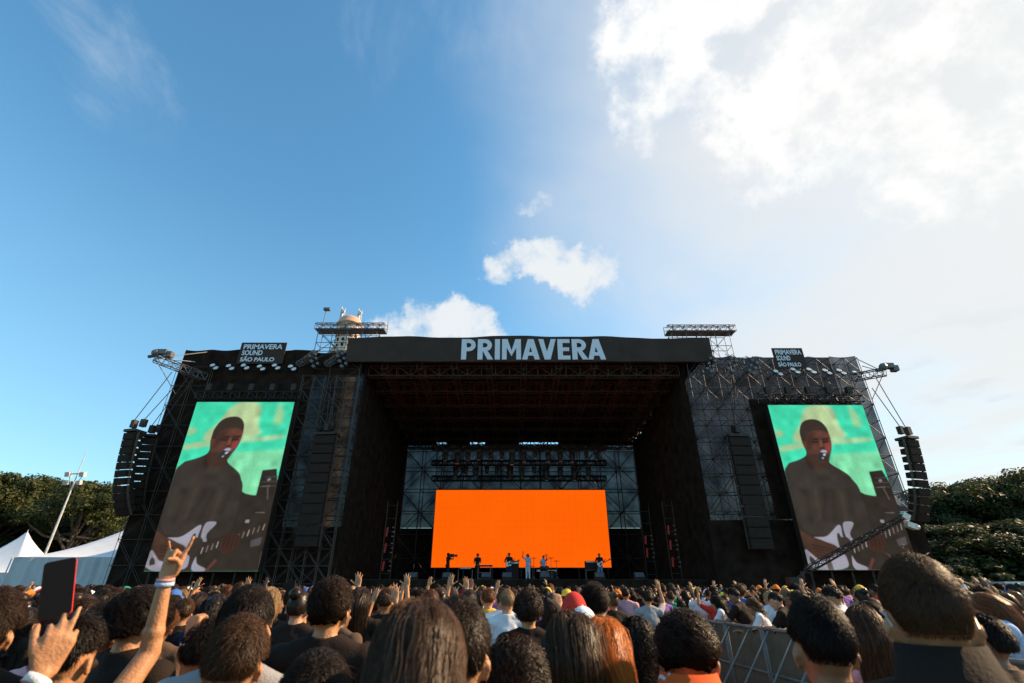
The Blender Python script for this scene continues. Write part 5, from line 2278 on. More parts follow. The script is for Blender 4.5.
def cap_mesh(kind):
    m = MB()
    nu, nv = 28, 10
    vs = []
    zb_ = {'cap': .12, 'beanie': -.12, 'bucket': .10}[kind]
    for j in range(nv + 1):
        f_ = j / nv
        el = math.pi / 2 * (1 - f_) + zb_ * f_
        for i in range(nu):
            t = 2 * math.pi * i / nu
            k_ = 1.19
            ex = 1.0
            if kind == 'beanie':
                k_ = 1.20 + (.05 if f_ > .72 else 0) + .012 * math.sin(i * math.pi)
                ex = 1.06
            x = math.cos(el) * math.cos(t) * HR[0] * k_
            y = math.cos(el) * math.sin(t) * HR[1] * k_
            z = math.sin(el) * HR[2] * 1.12 * ex
            if kind == 'bucket':
                z = min(z, HR[2] * 1.0)
            vs.append((HC[0] + x, HC[1] + y, HC[2] + z))
    fs = [(j * nu + i, (j + 1) * nu + i, (j + 1) * nu + (i + 1) % nu, j * nu + (i + 1) % nu) for j in range(nv) for i in range(nu)]
    m.add(vs, fs)
    last = vs[-nu:]
    if kind == 'bucket':
        out = []
        for i in range(nu):
            t = 2 * math.pi * i / nu
            out.append((HC[0] + math.cos(t) * .145, HC[1] + math.sin(t) * .165, last[i][2] - .055))
        m.add(last + out, [(i, nu + i, nu + (i + 1) % nu, (i + 1) % nu) for i in range(nu)])
    else:
        inn = [((p[0] - HC[0]) * .9 + HC[0], (p[1] - HC[1]) * .9 + HC[1], p[2]) for p in last]
        m.add(last + inn, [(i, nu + i, nu + (i + 1) % nu, (i + 1) % nu) for i in range(nu)])
    if kind == 'cap':
        a, b, c = [], [], []
        for i in range(13):
            t = math.pi * (.12 + .76 * i / 12)
            x, y = math.cos(t), math.sin(t)
            a.append((x * HR[0] * 1.15, HC[1] + y * HR[1] * 1.15, HC[2] + .016))
            e = math.sin(math.pi * i / 12) ** .5
            b.append((x * HR[0] * 1.16, HC[1] + y * HR[1] * 1.15 + .075 * e, HC[2] + .004 - .012 * (1 - e)))
        up = a + b
        dn_ = [(p[0], p[1], p[2] - .006) for p in up]
        f_ = [(i, i + 1, 14 + i, 13 + i) for i in range(12)]
        m.add(up + dn_, f_ + [tuple(26 + q for q in reversed(x)) for x in f_] + [(13 + i, 14 + i, 40 + i, 39 + i) for i in range(12)])
        m.ball((HC[0], HC[1], HC[2] + HR[2] * 1.12), .008, nu=8, nv=6)
    me = bpy.data.meshes.new(kind)
    me.from_pydata(m.v, [], m.f)
    me.polygons.foreach_set('use_smooth', [True] * len(me.polygons))
    me.update()
    return me


# ------------------------------------------------------------------ people's materials
def hmat(n, c, rough=.38):
    return mat(n, c, rough, spec=.28, var=.3, scale=30)


HAIR = {'black': hmat('hair_black', (.014, .007, .004)), 'dark brown': hmat('hair_dark_brown', (.030, .0135, .006)), 'brown': hmat('hair_brown', (.075, .034, .014)),
        'ginger': hmat('hair_ginger', (.60, .175, .02)), 'auburn': hmat('hair_auburn', (.16, .055, .02)), 'fair': hmat('hair_fair', (.30, .18, .08)), 'grey': hmat('hair_grey', (.17, .15, .13))}

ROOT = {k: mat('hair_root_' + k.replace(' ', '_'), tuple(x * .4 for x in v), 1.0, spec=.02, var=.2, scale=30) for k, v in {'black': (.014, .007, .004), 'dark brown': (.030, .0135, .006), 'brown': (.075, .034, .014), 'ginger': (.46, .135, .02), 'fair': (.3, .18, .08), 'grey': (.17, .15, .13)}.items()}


def skinmat(n, c):
    m_ = mat(n, c, .5, spec=.35, var=.22, scale=26, bump=.22, bscale=120)
    b_ = m_.node_tree.nodes['Principled BSDF']
    return m_


SKIN = [skinmat('skin_fair', (.55, .285, .165)), skinmat('skin_tan', (.46, .215, .10)), skinmat('skin_olive', (.36, .175, .088)), skinmat('skin_brown', (.22, .115, .07)), skinmat('skin_dark', (.105, .055, .036))]


def fab(n, c):
    return mat('cloth_' + n.replace(' ', '_'), c, .85, spec=.2, var=.14, scale=9, bump=.25, bscale=120)


CLOTH = {n: fab(n, c) for n, c in {
    'black': (.020, .012, .008), 'white': (.74, .74, .74), 'grey': (.30, .30, .31), 'orange': (.80, .19, .025), 'red': (.52, .035, .025), 'yellow': (.78, .48, .05), 'blue': (.05, .14, .44), 'pale blue': (.42, .55, .74),
    'green': (.03, .26, .17), 'navy': (.022, .03, .065), 'brown': (.11, .065, .04), 'denim': (.16, .24, .36), 'pink': (.68, .34, .36), 'purple': (.24, .12, .40), 'lime': (.55, .68, .08), 'khaki': (.28, .23, .15)}.items()}
M['eye'] = mat('eye', (.04, .025, .02), .15, var=0)

floral = mat('floral_cloth', (.78, .13, .02), .8, spec=.2, var=0)
_n = floral.node_tree
_b = _n.nodes['Principled BSDF']
_tc = _n.nodes.new('ShaderNodeTexCoord')


def _nd(t, **kw):
    x = _n.nodes.new(t)
    for k_, v_ in kw.items():
        x.inputs[k_].default_value = v_
    return x


_w = _nd('ShaderNodeTexVoronoi', Scale=13.0)
_w.feature = 'DISTANCE_TO_EDGE'
_mp = _nd('ShaderNodeMapping')
_mp.inputs['Scale'].default_value = (1, 1, .45)
_mp.inputs['Rotation'].default_value = (0, .6, 0)
_n.links.new(_tc.outputs['Object'], _mp.inputs['Vector'])
_n.links.new(_mp.outputs[0], _w.inputs['Vector'])
_lt = _n.nodes.new('ShaderNodeMath')
_lt.operation = 'LESS_THAN'
_lt.inputs[1].default_value = .035
_n.links.new(_w.outputs['Distance'], _lt.inputs[0])
_nz = _nd('ShaderNodeTexNoise', Scale=5.0)
_n.links.new(_tc.outputs['Object'], _nz.inputs['Vector'])
_gt = _n.nodes.new('ShaderNodeMath')
_gt.operation = 'GREATER_THAN'
_gt.inputs[1].default_value = .53
_n.links.new(_nz.outputs['Fac'], _gt.inputs[0])
_an = _n.nodes.new('ShaderNodeMath')
_an.operation = 'MULTIPLY'
_n.links.new(_lt.outputs[0], _an.inputs[0])
_n.links.new(_gt.outputs[0], _an.inputs[1])
_nz2 = _nd('ShaderNodeTexNoise', Scale=4.0)
_mp2 = _nd('ShaderNodeMapping')
_mp2.inputs['Location'].default_value = (7, 3, 1)
_n.links.new(_tc.outputs['Object'], _mp2.inputs['Vector'])
_n.links.new(_mp2.outputs[0], _nz2.inputs['Vector'])
_g2 = _n.nodes.new('ShaderNodeMath')
_g2.operation = 'GREATER_THAN'
_g2.inputs[1].default_value = .60
_n.links.new(_nz2.outputs['Fac'], _g2.inputs[0])
_m1 = _n.nodes.new('ShaderNodeMix')
_m1.data_type = 'RGBA'
_m1.inputs[6].default_value = (.78, .11, .02, 1)
_m1.inputs[7].default_value = (.03, .05, .10, 1)
_n.links.new(_g2.outputs[0], _m1.inputs[0])
_m2 = _n.nodes.new('ShaderNodeMix')
_m2.data_type = 'RGBA'
_m2.inputs[7].default_value = (.72, .68, .62, 1)
_n.links.new(_an.outputs[0], _m2.inputs[0])
_n.links.new(_m1.outputs[2], _m2.inputs[6])
_n.links.new(_m2.outputs[2], _b.inputs['Base Color'])

# ------------------------------------------------------------------ prototypes
def add_slot(me):
    if me is not None and len(me.materials) == 0:
        me.materials.append(CLOTH['black'])


PRO = {}
for key, a in {'m_down': ('down', 'down', False), 'f_down': ('down', 'down', True), 'm_up_r': ('down', 'up', False), 'f_up_l': ('up', 'down', True), 'f_high_r': ('down', 'high', True), 'm_high_both': ('high', 'high', False),
               'f_up_both': ('up', 'up', True), 'm_point': ('down', 'point', False), 'm_fist_l': ('fist', 'down', False), 'f_phone': ('phone', 'phone', True), 'f_clap': ('clap', 'clap', True), 'm_low_r': ('down', 'low_up', False), 'f_low_l': ('low_up', 'down', True), 'm_low_point': ('down', 'low_point', False)}.items():
    PRO[key] = body(a[0], a[1], a[2])
PRO['f_lean'] = body('lean', 'lean', True, lean=.42)
PRO['m_lean'] = body('lean', 'lean', False, lean=.35)
PRO['f_bent'] = body('down', 'down', True, bow=.32, stout=1.15)
ARMS_UP = {'m_up_r': 'one hand raised', 'f_up_l': 'left hand raised', 'f_high_r': 'one arm stretched high', 'm_high_both': 'both arms stretched high', 'f_up_both': 'both hands raised', 'm_point': 'one finger raised', 'm_fist_l': 'a raised fist', 'f_clap': 'hands clapping overhead', 'f_phone': 'holding up a phone', 'm_low_r': 'a hand at head height', 'f_low_l': 'left hand at head height', 'm_low_point': 'a finger raised at head height'}

HB = {
    'short': join_meshes('hair', hair_base('short', .004, .004, 1), strands('short', 900, 6, .0022, 1, .05, .012)),
    'messy': join_meshes('hair', hair_base('short', .010, .008, 2), strands('short', 1000, 7, .0022, 2, .075, .026)),
    'curly': join_meshes('hair', hair_base('curly', .022, .02, 3), strands('short', 1100, 9, .0024, 3, .085, .045, curl=.010)),
    'long': join_meshes('hair', hair_base('fringe', .006, .004, 4, 'curtain', 1.30), strands('long', 1000, 12, .0024, 4, .42, .012)),
    'wavy': join_meshes('hair', hair_base('fringe', .010, .008, 5, 'curtain', 1.36), strands('long', 1000, 13, .0024, 5, .36, .02, wave=.012)),
    'bob': join_meshes('hair', hair_base('fringe', .009, .006, 6, 'curtain', 1.50), strands('long', 900, 9, .0024, 6, .20, .016)),
    'bun': join_meshes('hair', hair_base('bun', .006, .004, 7, 'bun'), strands('short', 600, 6, .0022, 7, .08, .006)),
    'pony': join_meshes('hair', hair_base('pony', .006, .004, 8, 'pony'), strands('short', 600, 6, .0022, 8, .08, .006)),
}
HATM = {k: cap_mesh(k) for k in ('cap', 'beanie', 'bucket')}
for p in PRO.values():
    add_slot(p['body'])
    for g_ in p['g'].values():
        add_slot(g_)
for d_ in (HB, HATM):
    for me in d_.values():
        add_slot(me)


def setmat(o, m_):
    o.material_slots[0].link = 'OBJECT'
    o.material_slots[0].material = m_


def part(name, me, root, m_, mtx=None):
    o = link(name, me, root)
    setmat(o, m_)
    if mtx is not None:
        o.matrix_local = mtx
    return o


def person(pro, loc, yaw, s, skin, shirt, trousers, hair=None, haircol='black', hat=None, hatcol=None, sleeve='short', label=None, group=None, sx=1.0, base=0):
    me = pro['body']
    o = link('person', me)
    setmat(o, skin)
    o.location = loc
    o.rotation_euler = (0, 0, yaw)
    o.scale = (s * sx, s * sx, s)
    tag(o, label, 'person', group)
    part('shirt', pro['g'][sleeve], o, shirt)
    part('trousers', pro['g']['trousers'], o, trousers)
    part('shoes', pro['g']['shoes'], o, CLOTH['black'])
    hm = pro['hm'] if pro['hm'] != Matrix.Identity(4) else None
    if hair:
        part('hair', HB[hair] if isinstance(hair, str) else hair, o, HAIR[haircol], hm)
    if hat:
        part(hat, HATM[hat], o, hatcol, hm)
    return o
# ------------------------------------------------------------------ near people, one by one
eye_m = MB()
eye_m.ball((0, 0, 0), .0115, nu=10, nv=8)
eye_me = bpy.data.meshes.new('eye')
eye_me.from_pydata(eye_m.v, [], eye_m.f)
eye_me.materials.append(M['eye'])


def near_hair(style, seed, n, col, r0=.0012, swept=0.0, **kw):
    n, r0 = int(n * 1.5), r0 * .78
    base_style = {'short': ('short', .004, .004, None, 0), 'messy': ('short', .008, .006, None, 0), 'curly': ('curly', .016, .016, None, 0), 'long': ('fringe', .003, .004, 'curtain', kw.pop('lowz', 1.32)), 'curlylong': ('fringe', .010, .005, 'curtain', kw.pop('lowz', 1.36))}[style]
    hb = hair_base(base_style[0], base_style[1], base_style[2], seed, base_style[3], base_style[4] or 1.3)
    add_slot(hb)
    st = {'short': lambda: strands('short', n, 8, r0, seed, kw.get('length', .05), kw.get('lift', .012)),
          'messy': lambda: strands('short', n, 10, r0, seed, kw.get('length', .09), kw.get('lift', .024), wave=kw.get('wave', .004)),
          'curly': lambda: strands('short', n, 16, r0, seed, kw.get('length', .10), kw.get('lift', .045), curl=kw.get('curl', .009)),
          'long': lambda: strands('long', n, 16, r0, seed, kw.get('length', .44), kw.get('lift', .010), wave=kw.get('wave', .0035)),
          'curlylong': lambda: strands('long', n, 30, r0, seed, kw.get('length', .36), kw.get('lift', .032), curl=kw.get('curl', .011), wave=.006)}[style]()
    add_slot(st)
    if swept:
        for me in (hb, st):
            nv_ = len(me.vertices)
            c_ = np.empty(nv_ * 3, np.float32)
            me.vertices.foreach_get('co', c_)
            c_ = c_.reshape(-1, 3)
            f_ = np.clip((1.68 - c_[:, 2]) / .16, 0, 1)
            c_[:, 0] = c_[:, 0] * (1 - .62 * f_) + swept * f_
            c_[:, 1] = c_[:, 1] - .03 * f_
            me.vertices.foreach_set('co', c_.ravel())
            me.update()
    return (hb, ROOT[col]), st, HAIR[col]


def near(px, ytop, D, yaw, label, hair, shirt, pro='m_down', skin=1, sleeve='short', trousers='denim', top=1.765, sx=1.0, hat=None, hatcol=None, prob=None, roll=0):
    tp = P(px, ytop, D)
    pr = prob or PRO[pro]
    tl_ = pr['hm'] @ Vector((0, 0 if prob is None else -.09, top if prob is None else top - .03))
    s = tp.z / tl_.z
    of = Matrix.Rotation(R(yaw), 3, 'Z') @ Vector((tl_.x, tl_.y, 0)) * s
    o = person(pr, (tp.x - of.x, tp.y - of.y, 0), R(yaw), s, SKIN[skin], CLOTH[shirt] if isinstance(shirt, str) else shirt, CLOTH[trousers], None, 'black', hat, CLOTH[hatcol] if hatcol else None, sleeve, label, 'people in the near crowd', sx)
    hm = pr['hm'] if pr['hm'] != Matrix.Identity(4) else None
    if hair:
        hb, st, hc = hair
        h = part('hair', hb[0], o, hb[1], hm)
        part('hair_strands', st, h, hc)
    for e in (-1, 1):
        eo = link('eye', eye_me, o)
        mt = Matrix.Translation((e * .031, .0795, 1.637))
        eo.matrix_local = (pr['hm'] @ mt)
    NEAR_XY.append((tp.x, tp.y))
    return o


NEAR_XY = []


def local(o_loc, yaw, s, p, sx=1.0):
    """world point -> the local frame of a person standing at o_loc"""
    v = Matrix.Rotation(-yaw, 3, 'Z') @ (Vector(p) - Vector(o_loc))
    return Vector((v.x / (s * sx), v.y / (s * sx), v.z / s))


# the three raised arms in front, on their own bodies
# A: holds a phone
locA, sA = Vector((-1.60, 1.24, 0)), 1.0
wA = local(locA, 0, sA, P(43, 674, 1.6))
eA = local(locA, 0, sA, P(43, 674, 1.6) + Vector((-.05, -.12, -.22)))
proA = body('down', (eA, wA, (.10, .05, 1), (-.69, .72, 0), (-.72, -.69, 0), (.95, .55, .20, .75, .35), 1.0, .9, (.55, .9, .1)), voxel=.0058)
for x in [proA['body'], *proA['g'].values()]:
    add_slot(x)
pA = person(proA, locA, 0, sA, SKIN[1], CLOTH['black'], CLOTH['denim'], None, label='person filming with a raised phone in a red case, white wristband on', group='people in the near crowd')
hb, st, hc = near_hair('messy', 41, 2200, 'dark brown')
h = part('hair', hb[0], pA, hb[1])
part('hair_strands', st, h, hc)
# B: two fingers raised like horns
DB = 2.02
locB = Vector((P(88, 606, DB).x, DB, 0))
sB = .94
wB = local(locB, 0, sB, P(166, 578, 2.10))
eB = local(locB, 0, sB, P(149, 654, 2.14))
proB = body('down', (eB, wB, (.12, .06, 1), (.15, -1, .1), (1, 0, 0), (.06, 1.45, 1.5, .22, .75), 1.02, 1.6, (.35, .9, .6)), voxel=.0058)
for x in [proB['body'], *proB['g'].values()]:
    add_slot(x)
pB = person(proB, locB, 0, sB, SKIN[1], CLOTH['black'], CLOTH['denim'], None, sleeve='tank', label='person in black raising a bare arm with index and little finger out like horns', group='people in the near crowd')
hb, st, hc = near_hair('messy', 42, 2200, 'black')
h = part('hair', hb[0], pB, hb[1])
part('hair_strands', st, h, hc)
NEAR_XY += [(locA.x, locA.y), (locB.x, locB.y)]


def band(root, pro, side, f_, r_, w_, m_, name='wristband'):
    wr, hd, el = pro['hands'][side]
    ax = (wr - el).normalized()
    c = wr - ax * f_
    x = ax.orthogonal().normalized()
    y = ax.cross(x)
    m = MB()
    n = 24
    vs = []
    for t_ in (-w_ / 2, w_ / 2):
        for rr in (r_, r_ + .003):
            for i in range(n):
                a_ = 2 * math.pi * i / n
                vs.append(c + ax * t_ + x * (rr * math.cos(a_)) + y * (rr * math.sin(a_)))
    fs = []
    for i in range(n):
        j = (i + 1) % n
        fs += [(n + i, n + j, 3 * n + j, 3 * n + i), (i, n + i, 3 * n + i, 2 * n + i)[::-1] if False else (i, 2 * n + i, 2 * n + j, j), (i, j, n + j, n + i), (2 * n + i, 3 * n + i, 3 * n + j, 2 * n + j)]
    m.add(vs, fs)
    o = m.build(name, m_, root, True)
    return o


band(pA, proA, 'R', .018, .030, .022, CLOTH['white'])
band(pB, proB, 'R', .006, .030, .011, CLOTH['pink'])
band(pB, proB, 'R', .022, .0315, .016, CLOTH['pale blue'])


def phone(name, c, w, h, up, face, case, label):
    """c centre, up direction, face: towards the viewer of the screen"""
    z = Vector(up).normalized()
    y = -Vector(face)
    y = (y - z * y.dot(z)).normalized()
    x = y.cross(z)
    rot = Matrix((x, y, z)).transposed()
    t = thing('smartphone', label, 'phone', c)
    t.rotation_euler = rot.to_euler()

    def rr(w_, h_, r_, y0, dep):
        pl_ = []
        for (sx, sz, a0) in ((1, 1, 0), (-1, 1, 90), (-1, -1, 180), (1, -1, 270)):
            for k in range(5):
                a_ = R(a0 + 22.5 * k)
                pl_.append((sx * (w_ / 2 - r_) + r_ * math.cos(a_), y0, sz * (h_ / 2 - r_) + r_ * math.sin(a_)))
        m = MB()
        m.prism(pl_, (0, 1, 0), dep)
        return m
    rr(w, h, .010, -.004, .010).build('case', case, t)
    rr(w - .0012, h - .0012, .0094, -.0060, .0019).build('screen', M['screen_off'], t)
    m = MB()
    m.tube((w * .25, .006, h * .38), (w * .25, .0085, h * .38), .008, .008, 12)
    m.tube((w * .25, .006, h * .30), (w * .25, .0085, h * .30), .008, .008, 12)
    m.build('camera_lens', M['screen_off'], t)
    return t


M['screen_off'] = mat('dark_phone_glass', (.010, .007, .006), .35, var=0, spec=.12)
pa_ = P(43.5, 613, 1.225)
pb_ = P(66, 562, 1.225)
ph_c = P(58, 588, 1.68)
up_ = (P(60.5, 560, 1.68) - P(54, 618, 1.68))
phone('smartphone', ph_c, .078, .165, up_, (.42, -.90, .10), CLOTH['red'], 'dark smartphone in a red case held up by the raised hand near the tents')

# everyone else close by: px, py of the head top, distance
near(2, 589, 2.0, 28, 'dark-haired person at the photo edge, head right below the raised phone', near_hair('messy', 1, 3800, 'dark brown'), 'black', top=1.775)
o2 = near(150, 586, 2.62, -20, 'black-haired person with lit ear just behind the raised horn-sign arm', near_hair('curly', 2, 3200, 'black', lift=.03, curl=.006), 'black', skin=1, top=1.79, sx=1.15)
near(112, 603, 2.9, 6, 'dark-haired person in orange-trimmed grey shirt between the phone and the raised arm', near_hair('curly', 3, 2400, 'black'), 'orange', top=1.80, skin=2)
near(70, 612, 3.0, -6, 'person in plaid pink shirt behind the phone', near_hair('messy', 33, 1400, 'black', .0016), 'pink', top=1.78, skin=2)
near(246, 611, 1.82, 16, 'person with wavy brown hair catching gold light, neck bare, black shirt', near_hair('messy', 4, 3600, 'brown', length=.09, lift=.02, wave=.006), 'black', top=1.785, skin=1)
near(254, 584, 1.98, 14, 'tall person with short black hair and bright ear, grey shirt, behind the wavy-haired one', near_hair('short', 5, 3400, 'black', length=.06, lift=.016), 'grey', top=1.775, skin=1)
near(335, 576, 2.75, 4, 'tall broad person with curly dark hair in black T-shirt, left of the central head', near_hair('curly', 6, 3200, 'dark brown', lift=.024, curl=.006, length=.07), 'black', top=1.785, sx=1.04, skin=1)
near(322, 647, 1.5, 3, 'person with low dark hair in front of the broad black-shirted one', near_hair('messy', 61, 3200, 'black'), 'black', top=1.785, skin=1)
near(423, 591, 1.12, 3, 'big central head with straight brown shoulder-length hair shining in the sun', near_hair('long', 7, 5200, 'brown', .0011, lowz=1.42, length=.30, lift=.014), 'black', 'f_down', top=1.772, skin=0)
near(459, 594, 1.50, 4, 'dark-haired man with one sunlit ear and neck beside the central brown head', near_hair('short', 8, 4200, 'dark brown', length=.07, lift=.018), 'black', top=1.78, skin=1)
near(515, 622, 1.78, 0, 'person with full curly dark brown hair below the camera operator', near_hair('curlylong', 9, 3800, 'dark brown', .0013), 'black', 'f_down', top=1.80, skin=2)
near(570, 607, 2.05, 5, 'person with very long straight brown hair, next to the ginger head', near_hair('long', 10, 3800, 'brown', .0013, lowz=1.22, length=.50), 'black', 'f_down', top=1.772, skin=0)
near(602, 613, 2.15, -18, 'person with glowing ginger long hair and a pale denim jacket', near_hair('long', 11, 4200, 'ginger', .0013, lowz=1.24, length=.48, swept=.085), 'denim', 'f_down', sleeve='long', top=1.772, skin=0)
near(573, 588, 4.0, 0, 'person wearing a big red beanie in front of the orange wall', None, 'black', 'm_down', hat='beanie', hatcol='red', top=1.80, sx=.98, skin=2)
near(582, 605, 3.5, 6, 'person wearing a plain white cap under the red beanie', near_hair('short', 13, 900, 'black', .0016, length=.03, lift=.004), 'grey', 'm_down', hat='cap', hatcol='white', top=1.775, skin=2)
o15 = near(593, 583, 4.7, -10, 'person with big black curly hair beside the red beanie', near_hair('curly', 14, 1800, 'black', .0018), 'white', 'f_down', top=1.80, sx=1.05, skin=3)
near(634, 609, 2.8, -8, 'person with thick dark curly hair and white top between ginger hair and floral shirt', near_hair('curlylong', 15, 2000, 'black', .0015), 'white', 'f_down', top=1.80, skin=2)
pF = near(680, 607, 1.92, -24, 'person turning aside in a bright orange floral shirt, dark curly hair', near_hair('curly', 16, 3200, 'dark brown', .0013, lift=.02, length=.08), floral, prob=PRO['f_bent'], top=1.80, skin=1, sx=1.12)
near(809, 592, 1.66, -12, 'man with short neat black hair and bare neck standing before the barriers', near_hair('short', 17, 5200, 'black', .0011, length=.055, lift=.014), 'black', top=1.778, skin=2, sx=.97)
p19 = near(905, 551, 1.30, -28, 'tallest man close up with cropped brown hair, glasses and black collar', near_hair('short', 18, 6500, 'brown', .0009, length=.045, lift=.009), 'black', sleeve='long', top=1.772, skin=1, sx=.97)
near(857, 603, 3.1, -15, 'person with golden-lit long brown hair between the two short-haired men', near_hair('long', 19, 2000, 'brown', .0016), 'pink', 'f_down', top=1.772, skin=0)
near(975, 612, 2.9, 25, 'person in dark brown shirt beside the tallest man, under the pale T-shirt', near_hair('messy', 20, 1600, 'black', .0016), 'brown', 'm_down', sleeve='long', top=1.785, skin=3)

# glasses and collar of the tall man
m = MB()
for e in (-1, 1):
    m.path([(e * .079, .095, 1.642), (e * .082, .03, 1.640), (e * .082, -.015, 1.636), (e * .078, -.04, 1.615)], .0022, 6)
    pts_ = [(e * .038 + .030 * math.cos(t), .108 - .01 * abs(math.cos(t)), 1.636 + .022 * math.sin(t)) for t in [2 * math.pi * i / 16 for i in range(17)]]
    m.path(pts_, .0022, 6)
m.path([(-.010, .112, 1.640), (0, .116, 1.643), (.010, .112, 1.640)], .0022, 6)
m.build('glasses', M['alu_pale'], p19)
m = MB()
n = 28
vs = []
for j, (rr, z, yy) in enumerate(((.078, 1.46, -.02), (.073, 1.583, -.020), (.080, 1.586, -.020), (.112, 1.462, -.02))):
    for i in range(n):
        a_ = R(118) + R(304) * i / (n - 1)
        vs.append((rr * math.cos(a_) * 1.05, yy + rr * math.sin(a_), z - .035 * max(0, math.sin(a_))))
m.add(vs, [(j * n + i, j * n + i + 1, (j + 1) * n + i + 1, (j + 1) * n + i) for j in range(3) for i in range(n - 1)])
m.build('collar', CLOTH['black'], p19, True)
m.build('collar', floral, pF, True)
# headband of the curly one by the beanie
m = MB()
n = 30
pr_ = None
vs = []
for dx in (-.012, .012):
    for rr in (1.24, 1.30):
        for i in range(n):
            a_ = math.pi * 2 * i / n
            vs.append((HC[0] + HR[0] * rr * 1.1 * math.cos(a_), HC[1] + .03 + dx, HC[2] + HR[2] * rr * 1.05 * math.sin(a_)))
fs = []
for i in range(n):
    j = (i + 1) % n
    fs += [(n + i, n + j, 3 * n + j, 3 * n + i), (i, 2 * n + i, 2 * n + j, j), (i, j, n + j, n + i), (2 * n + i, 3 * n + i, 3 * n + j, 2 * n + j)]
m.add(vs, fs)
m.build('headband', CLOTH['white'], o15, True)
o15['label'] = 'person with big black curly hair and a white headband beside the red beanie'

# fist in front of the ear: an arm of its own person
DC = 2.3
locC = Vector((P(205, 640, DC).x + .02, DC + .02, 0))
sC = .93
wC = local(locC, R(-10), sC, P(189, 640, DC - .05))
eC = local(locC, R(-10), sC, P(185, 702, DC + .0))
proC = body((eC, wC, (0, .02, 1), (.2, 1, 0), (1, 0, 0), (1.45, 1.5, 1.5, 1.45, .6), 1.0, .8, (.4, .9, .5)), 'down', True, voxel=.0065)
for x in [proC['body'], *proC['g'].values()]:
    add_slot(x)
pC = person(proC, locC, R(-10), sC, SKIN[1], CLOTH['black'], CLOTH['denim'], None, label='person raising a clenched fist with a white bracelet beside the wavy brown head', group='people in the near crowd')
hb, st, hc = near_hair('messy', 43, 1800, 'black', .0014)
h = part('hair', hb[0], pC, hb[1])
part('hair_strands', st, h, hc)
band(pC, proC, 'L', .010, .029, .012, CLOTH['white'])
NEAR_XY.append((locC.x, locC.y))

# people leaning on the barrier along the aisle
LEAN = [(10.5, 'f_lean', 'long', 'black', 'white', 'farthest person leaning over the aisle barriers, long dark hair and white top'), (9.85, 'm_lean', 'short', 'black', 'black', 'person in black leaning on the barrier behind the farthest leaner'),
        (9.2, 'f_lean', 'bob', 'brown', 'white', 'bob-haired person in white leaning on the aisle barrier'), (8.55, 'm_lean', 'short', 'dark brown', 'black', 'short-haired person in black leaning on the barrier next to the bob-haired one'),
        (7.9, 'f_lean', 'wavy', 'dark brown', 'black', 'wavy-haired person in black leaning over the middle of the barriers'), (7.2, 'm_lean', 'messy', 'black', 'white', 'messy-haired person in white T-shirt leaning over the barriers'),
        (6.6, 'f_lean', 'long', 'dark brown', 'pale blue', 'long-haired person in pale blue leaning over the barriers'), (5.95, 'm_lean', 'short', 'black', 'navy', 'person in navy leaning on the barrier hidden by the tallest man'),
        (5.05, 'f_lean', 'long', 'auburn', 'pale blue', 'person in pale blue T-shirt with long reddish hair leaning on the nearest barrier')]
for y, pr, hr, hc, sh_, lb in LEAN:
    x = bar_x(y) + .52
    s = rnd.uniform(.97, 1.04) * (.97 if pr[0] == 'f' else 1.0)
    person(PRO[pr], (x, y, 0), R(rnd.uniform(38, 68)), s, rnd.choice(SKIN[:4]), CLOTH[sh_], CLOTH[rnd.choice(['denim', 'black', 'khaki'])], hr, hc, label=lb, group='people leaning on the aisle barriers')
    NEAR_XY.append((x, y))

# ------------------------------------------------------------------ the band
DK = DECK
pk = {'guit': body('play_neck', 'play_pick', False), 'keys': body('keys', 'keys', False), 'seat': body('clap', 'keys', False, seated=True), 'cam': body('shoulder_cam', 'shoulder_cam', False)}
for p_ in pk.values():
    for x in [p_['body'], *p_['g'].values()]:
        add_slot(x)
BAND = [('cam', 447, 38.4, -60, 'short', 'black', 'black', 'black', 'camera operator in black at the tent side end of the stage'),
        ('keys', 477, 39.3, 175, 'messy', 'black', 'black', 'black', 'keyboard player in black behind the tall keyboard stand'),
        ('guit', 509, 38.6, 180, 'messy', 'black', 'black', 'navy', 'guitarist in dark clothes singing with the white electric guitar'),
        ('mic', 528, 39.6, 165, 'long', 'dark brown', 'pale blue', 'white', 'musician in pale clothes with one arm raised beside the drum kit'),
        ('seat', 544, 41.2, 180, 'short', 'black', 'pale blue', 'black', 'drummer in pale shirt behind the drum kit'),
        ('guit', 601, 39.0, 180, 'short', 'black', 'black', 'denim', 'musician in dark top playing the pale blue electric guitar')]
for kd, px, D, yaw, hr, hc, sh_, trs, lb in BAND:
    pro = pk.get(kd) or PRO['m_up_r']
    l_ = at(px, D)
    if kd == 'seat':
        l_.z -= .30
        l_.z = DK - .02
    person(pro, l_, R(yaw), 1.02, SKIN[2], CLOTH[sh_], CLOTH[trs], hr, hc, label=lb, group='musicians and crew on the stage')
st_ = thing('drum_stool', 'black drum stool under the drummer', 'stool', at(544, 41.2))
m = MB()
m.lathe([(.17, .74), (.19, .76), (.19, .80), (.16, .83)], n=16)
m.build('seat', M['cabinet'], st_, True)
m = MB()
m.tube((0, 0, .3), (0, 0, .74), .03)
for k in range(3):
    a_ = k * 2.1
    m.tube((0, 0, .35), (.25 * math.cos(a_), .25 * math.sin(a_), 0), .02)
m.build('stand', M['alu'], st_)
cm_ = at(447, 38.4)
t = thing('video_camera', 'shoulder video camera carried by the operator on stage', 'camera', (cm_.x + .22, cm_.y + .02, DECK + 1.62), rz=R(-60))
m = MB()
m.box((0, -.05, 0), (.16, .5, .2))
m.build('body', M['cabinet'], t)
m = MB()
m.tube((0, .2, 0), (0, .45, 0), .06, .085, 12)
m.build('lens', M['black_metal'], t)
m = MB()
m.box((-.12, .1, .04), (.1, .14, .08))
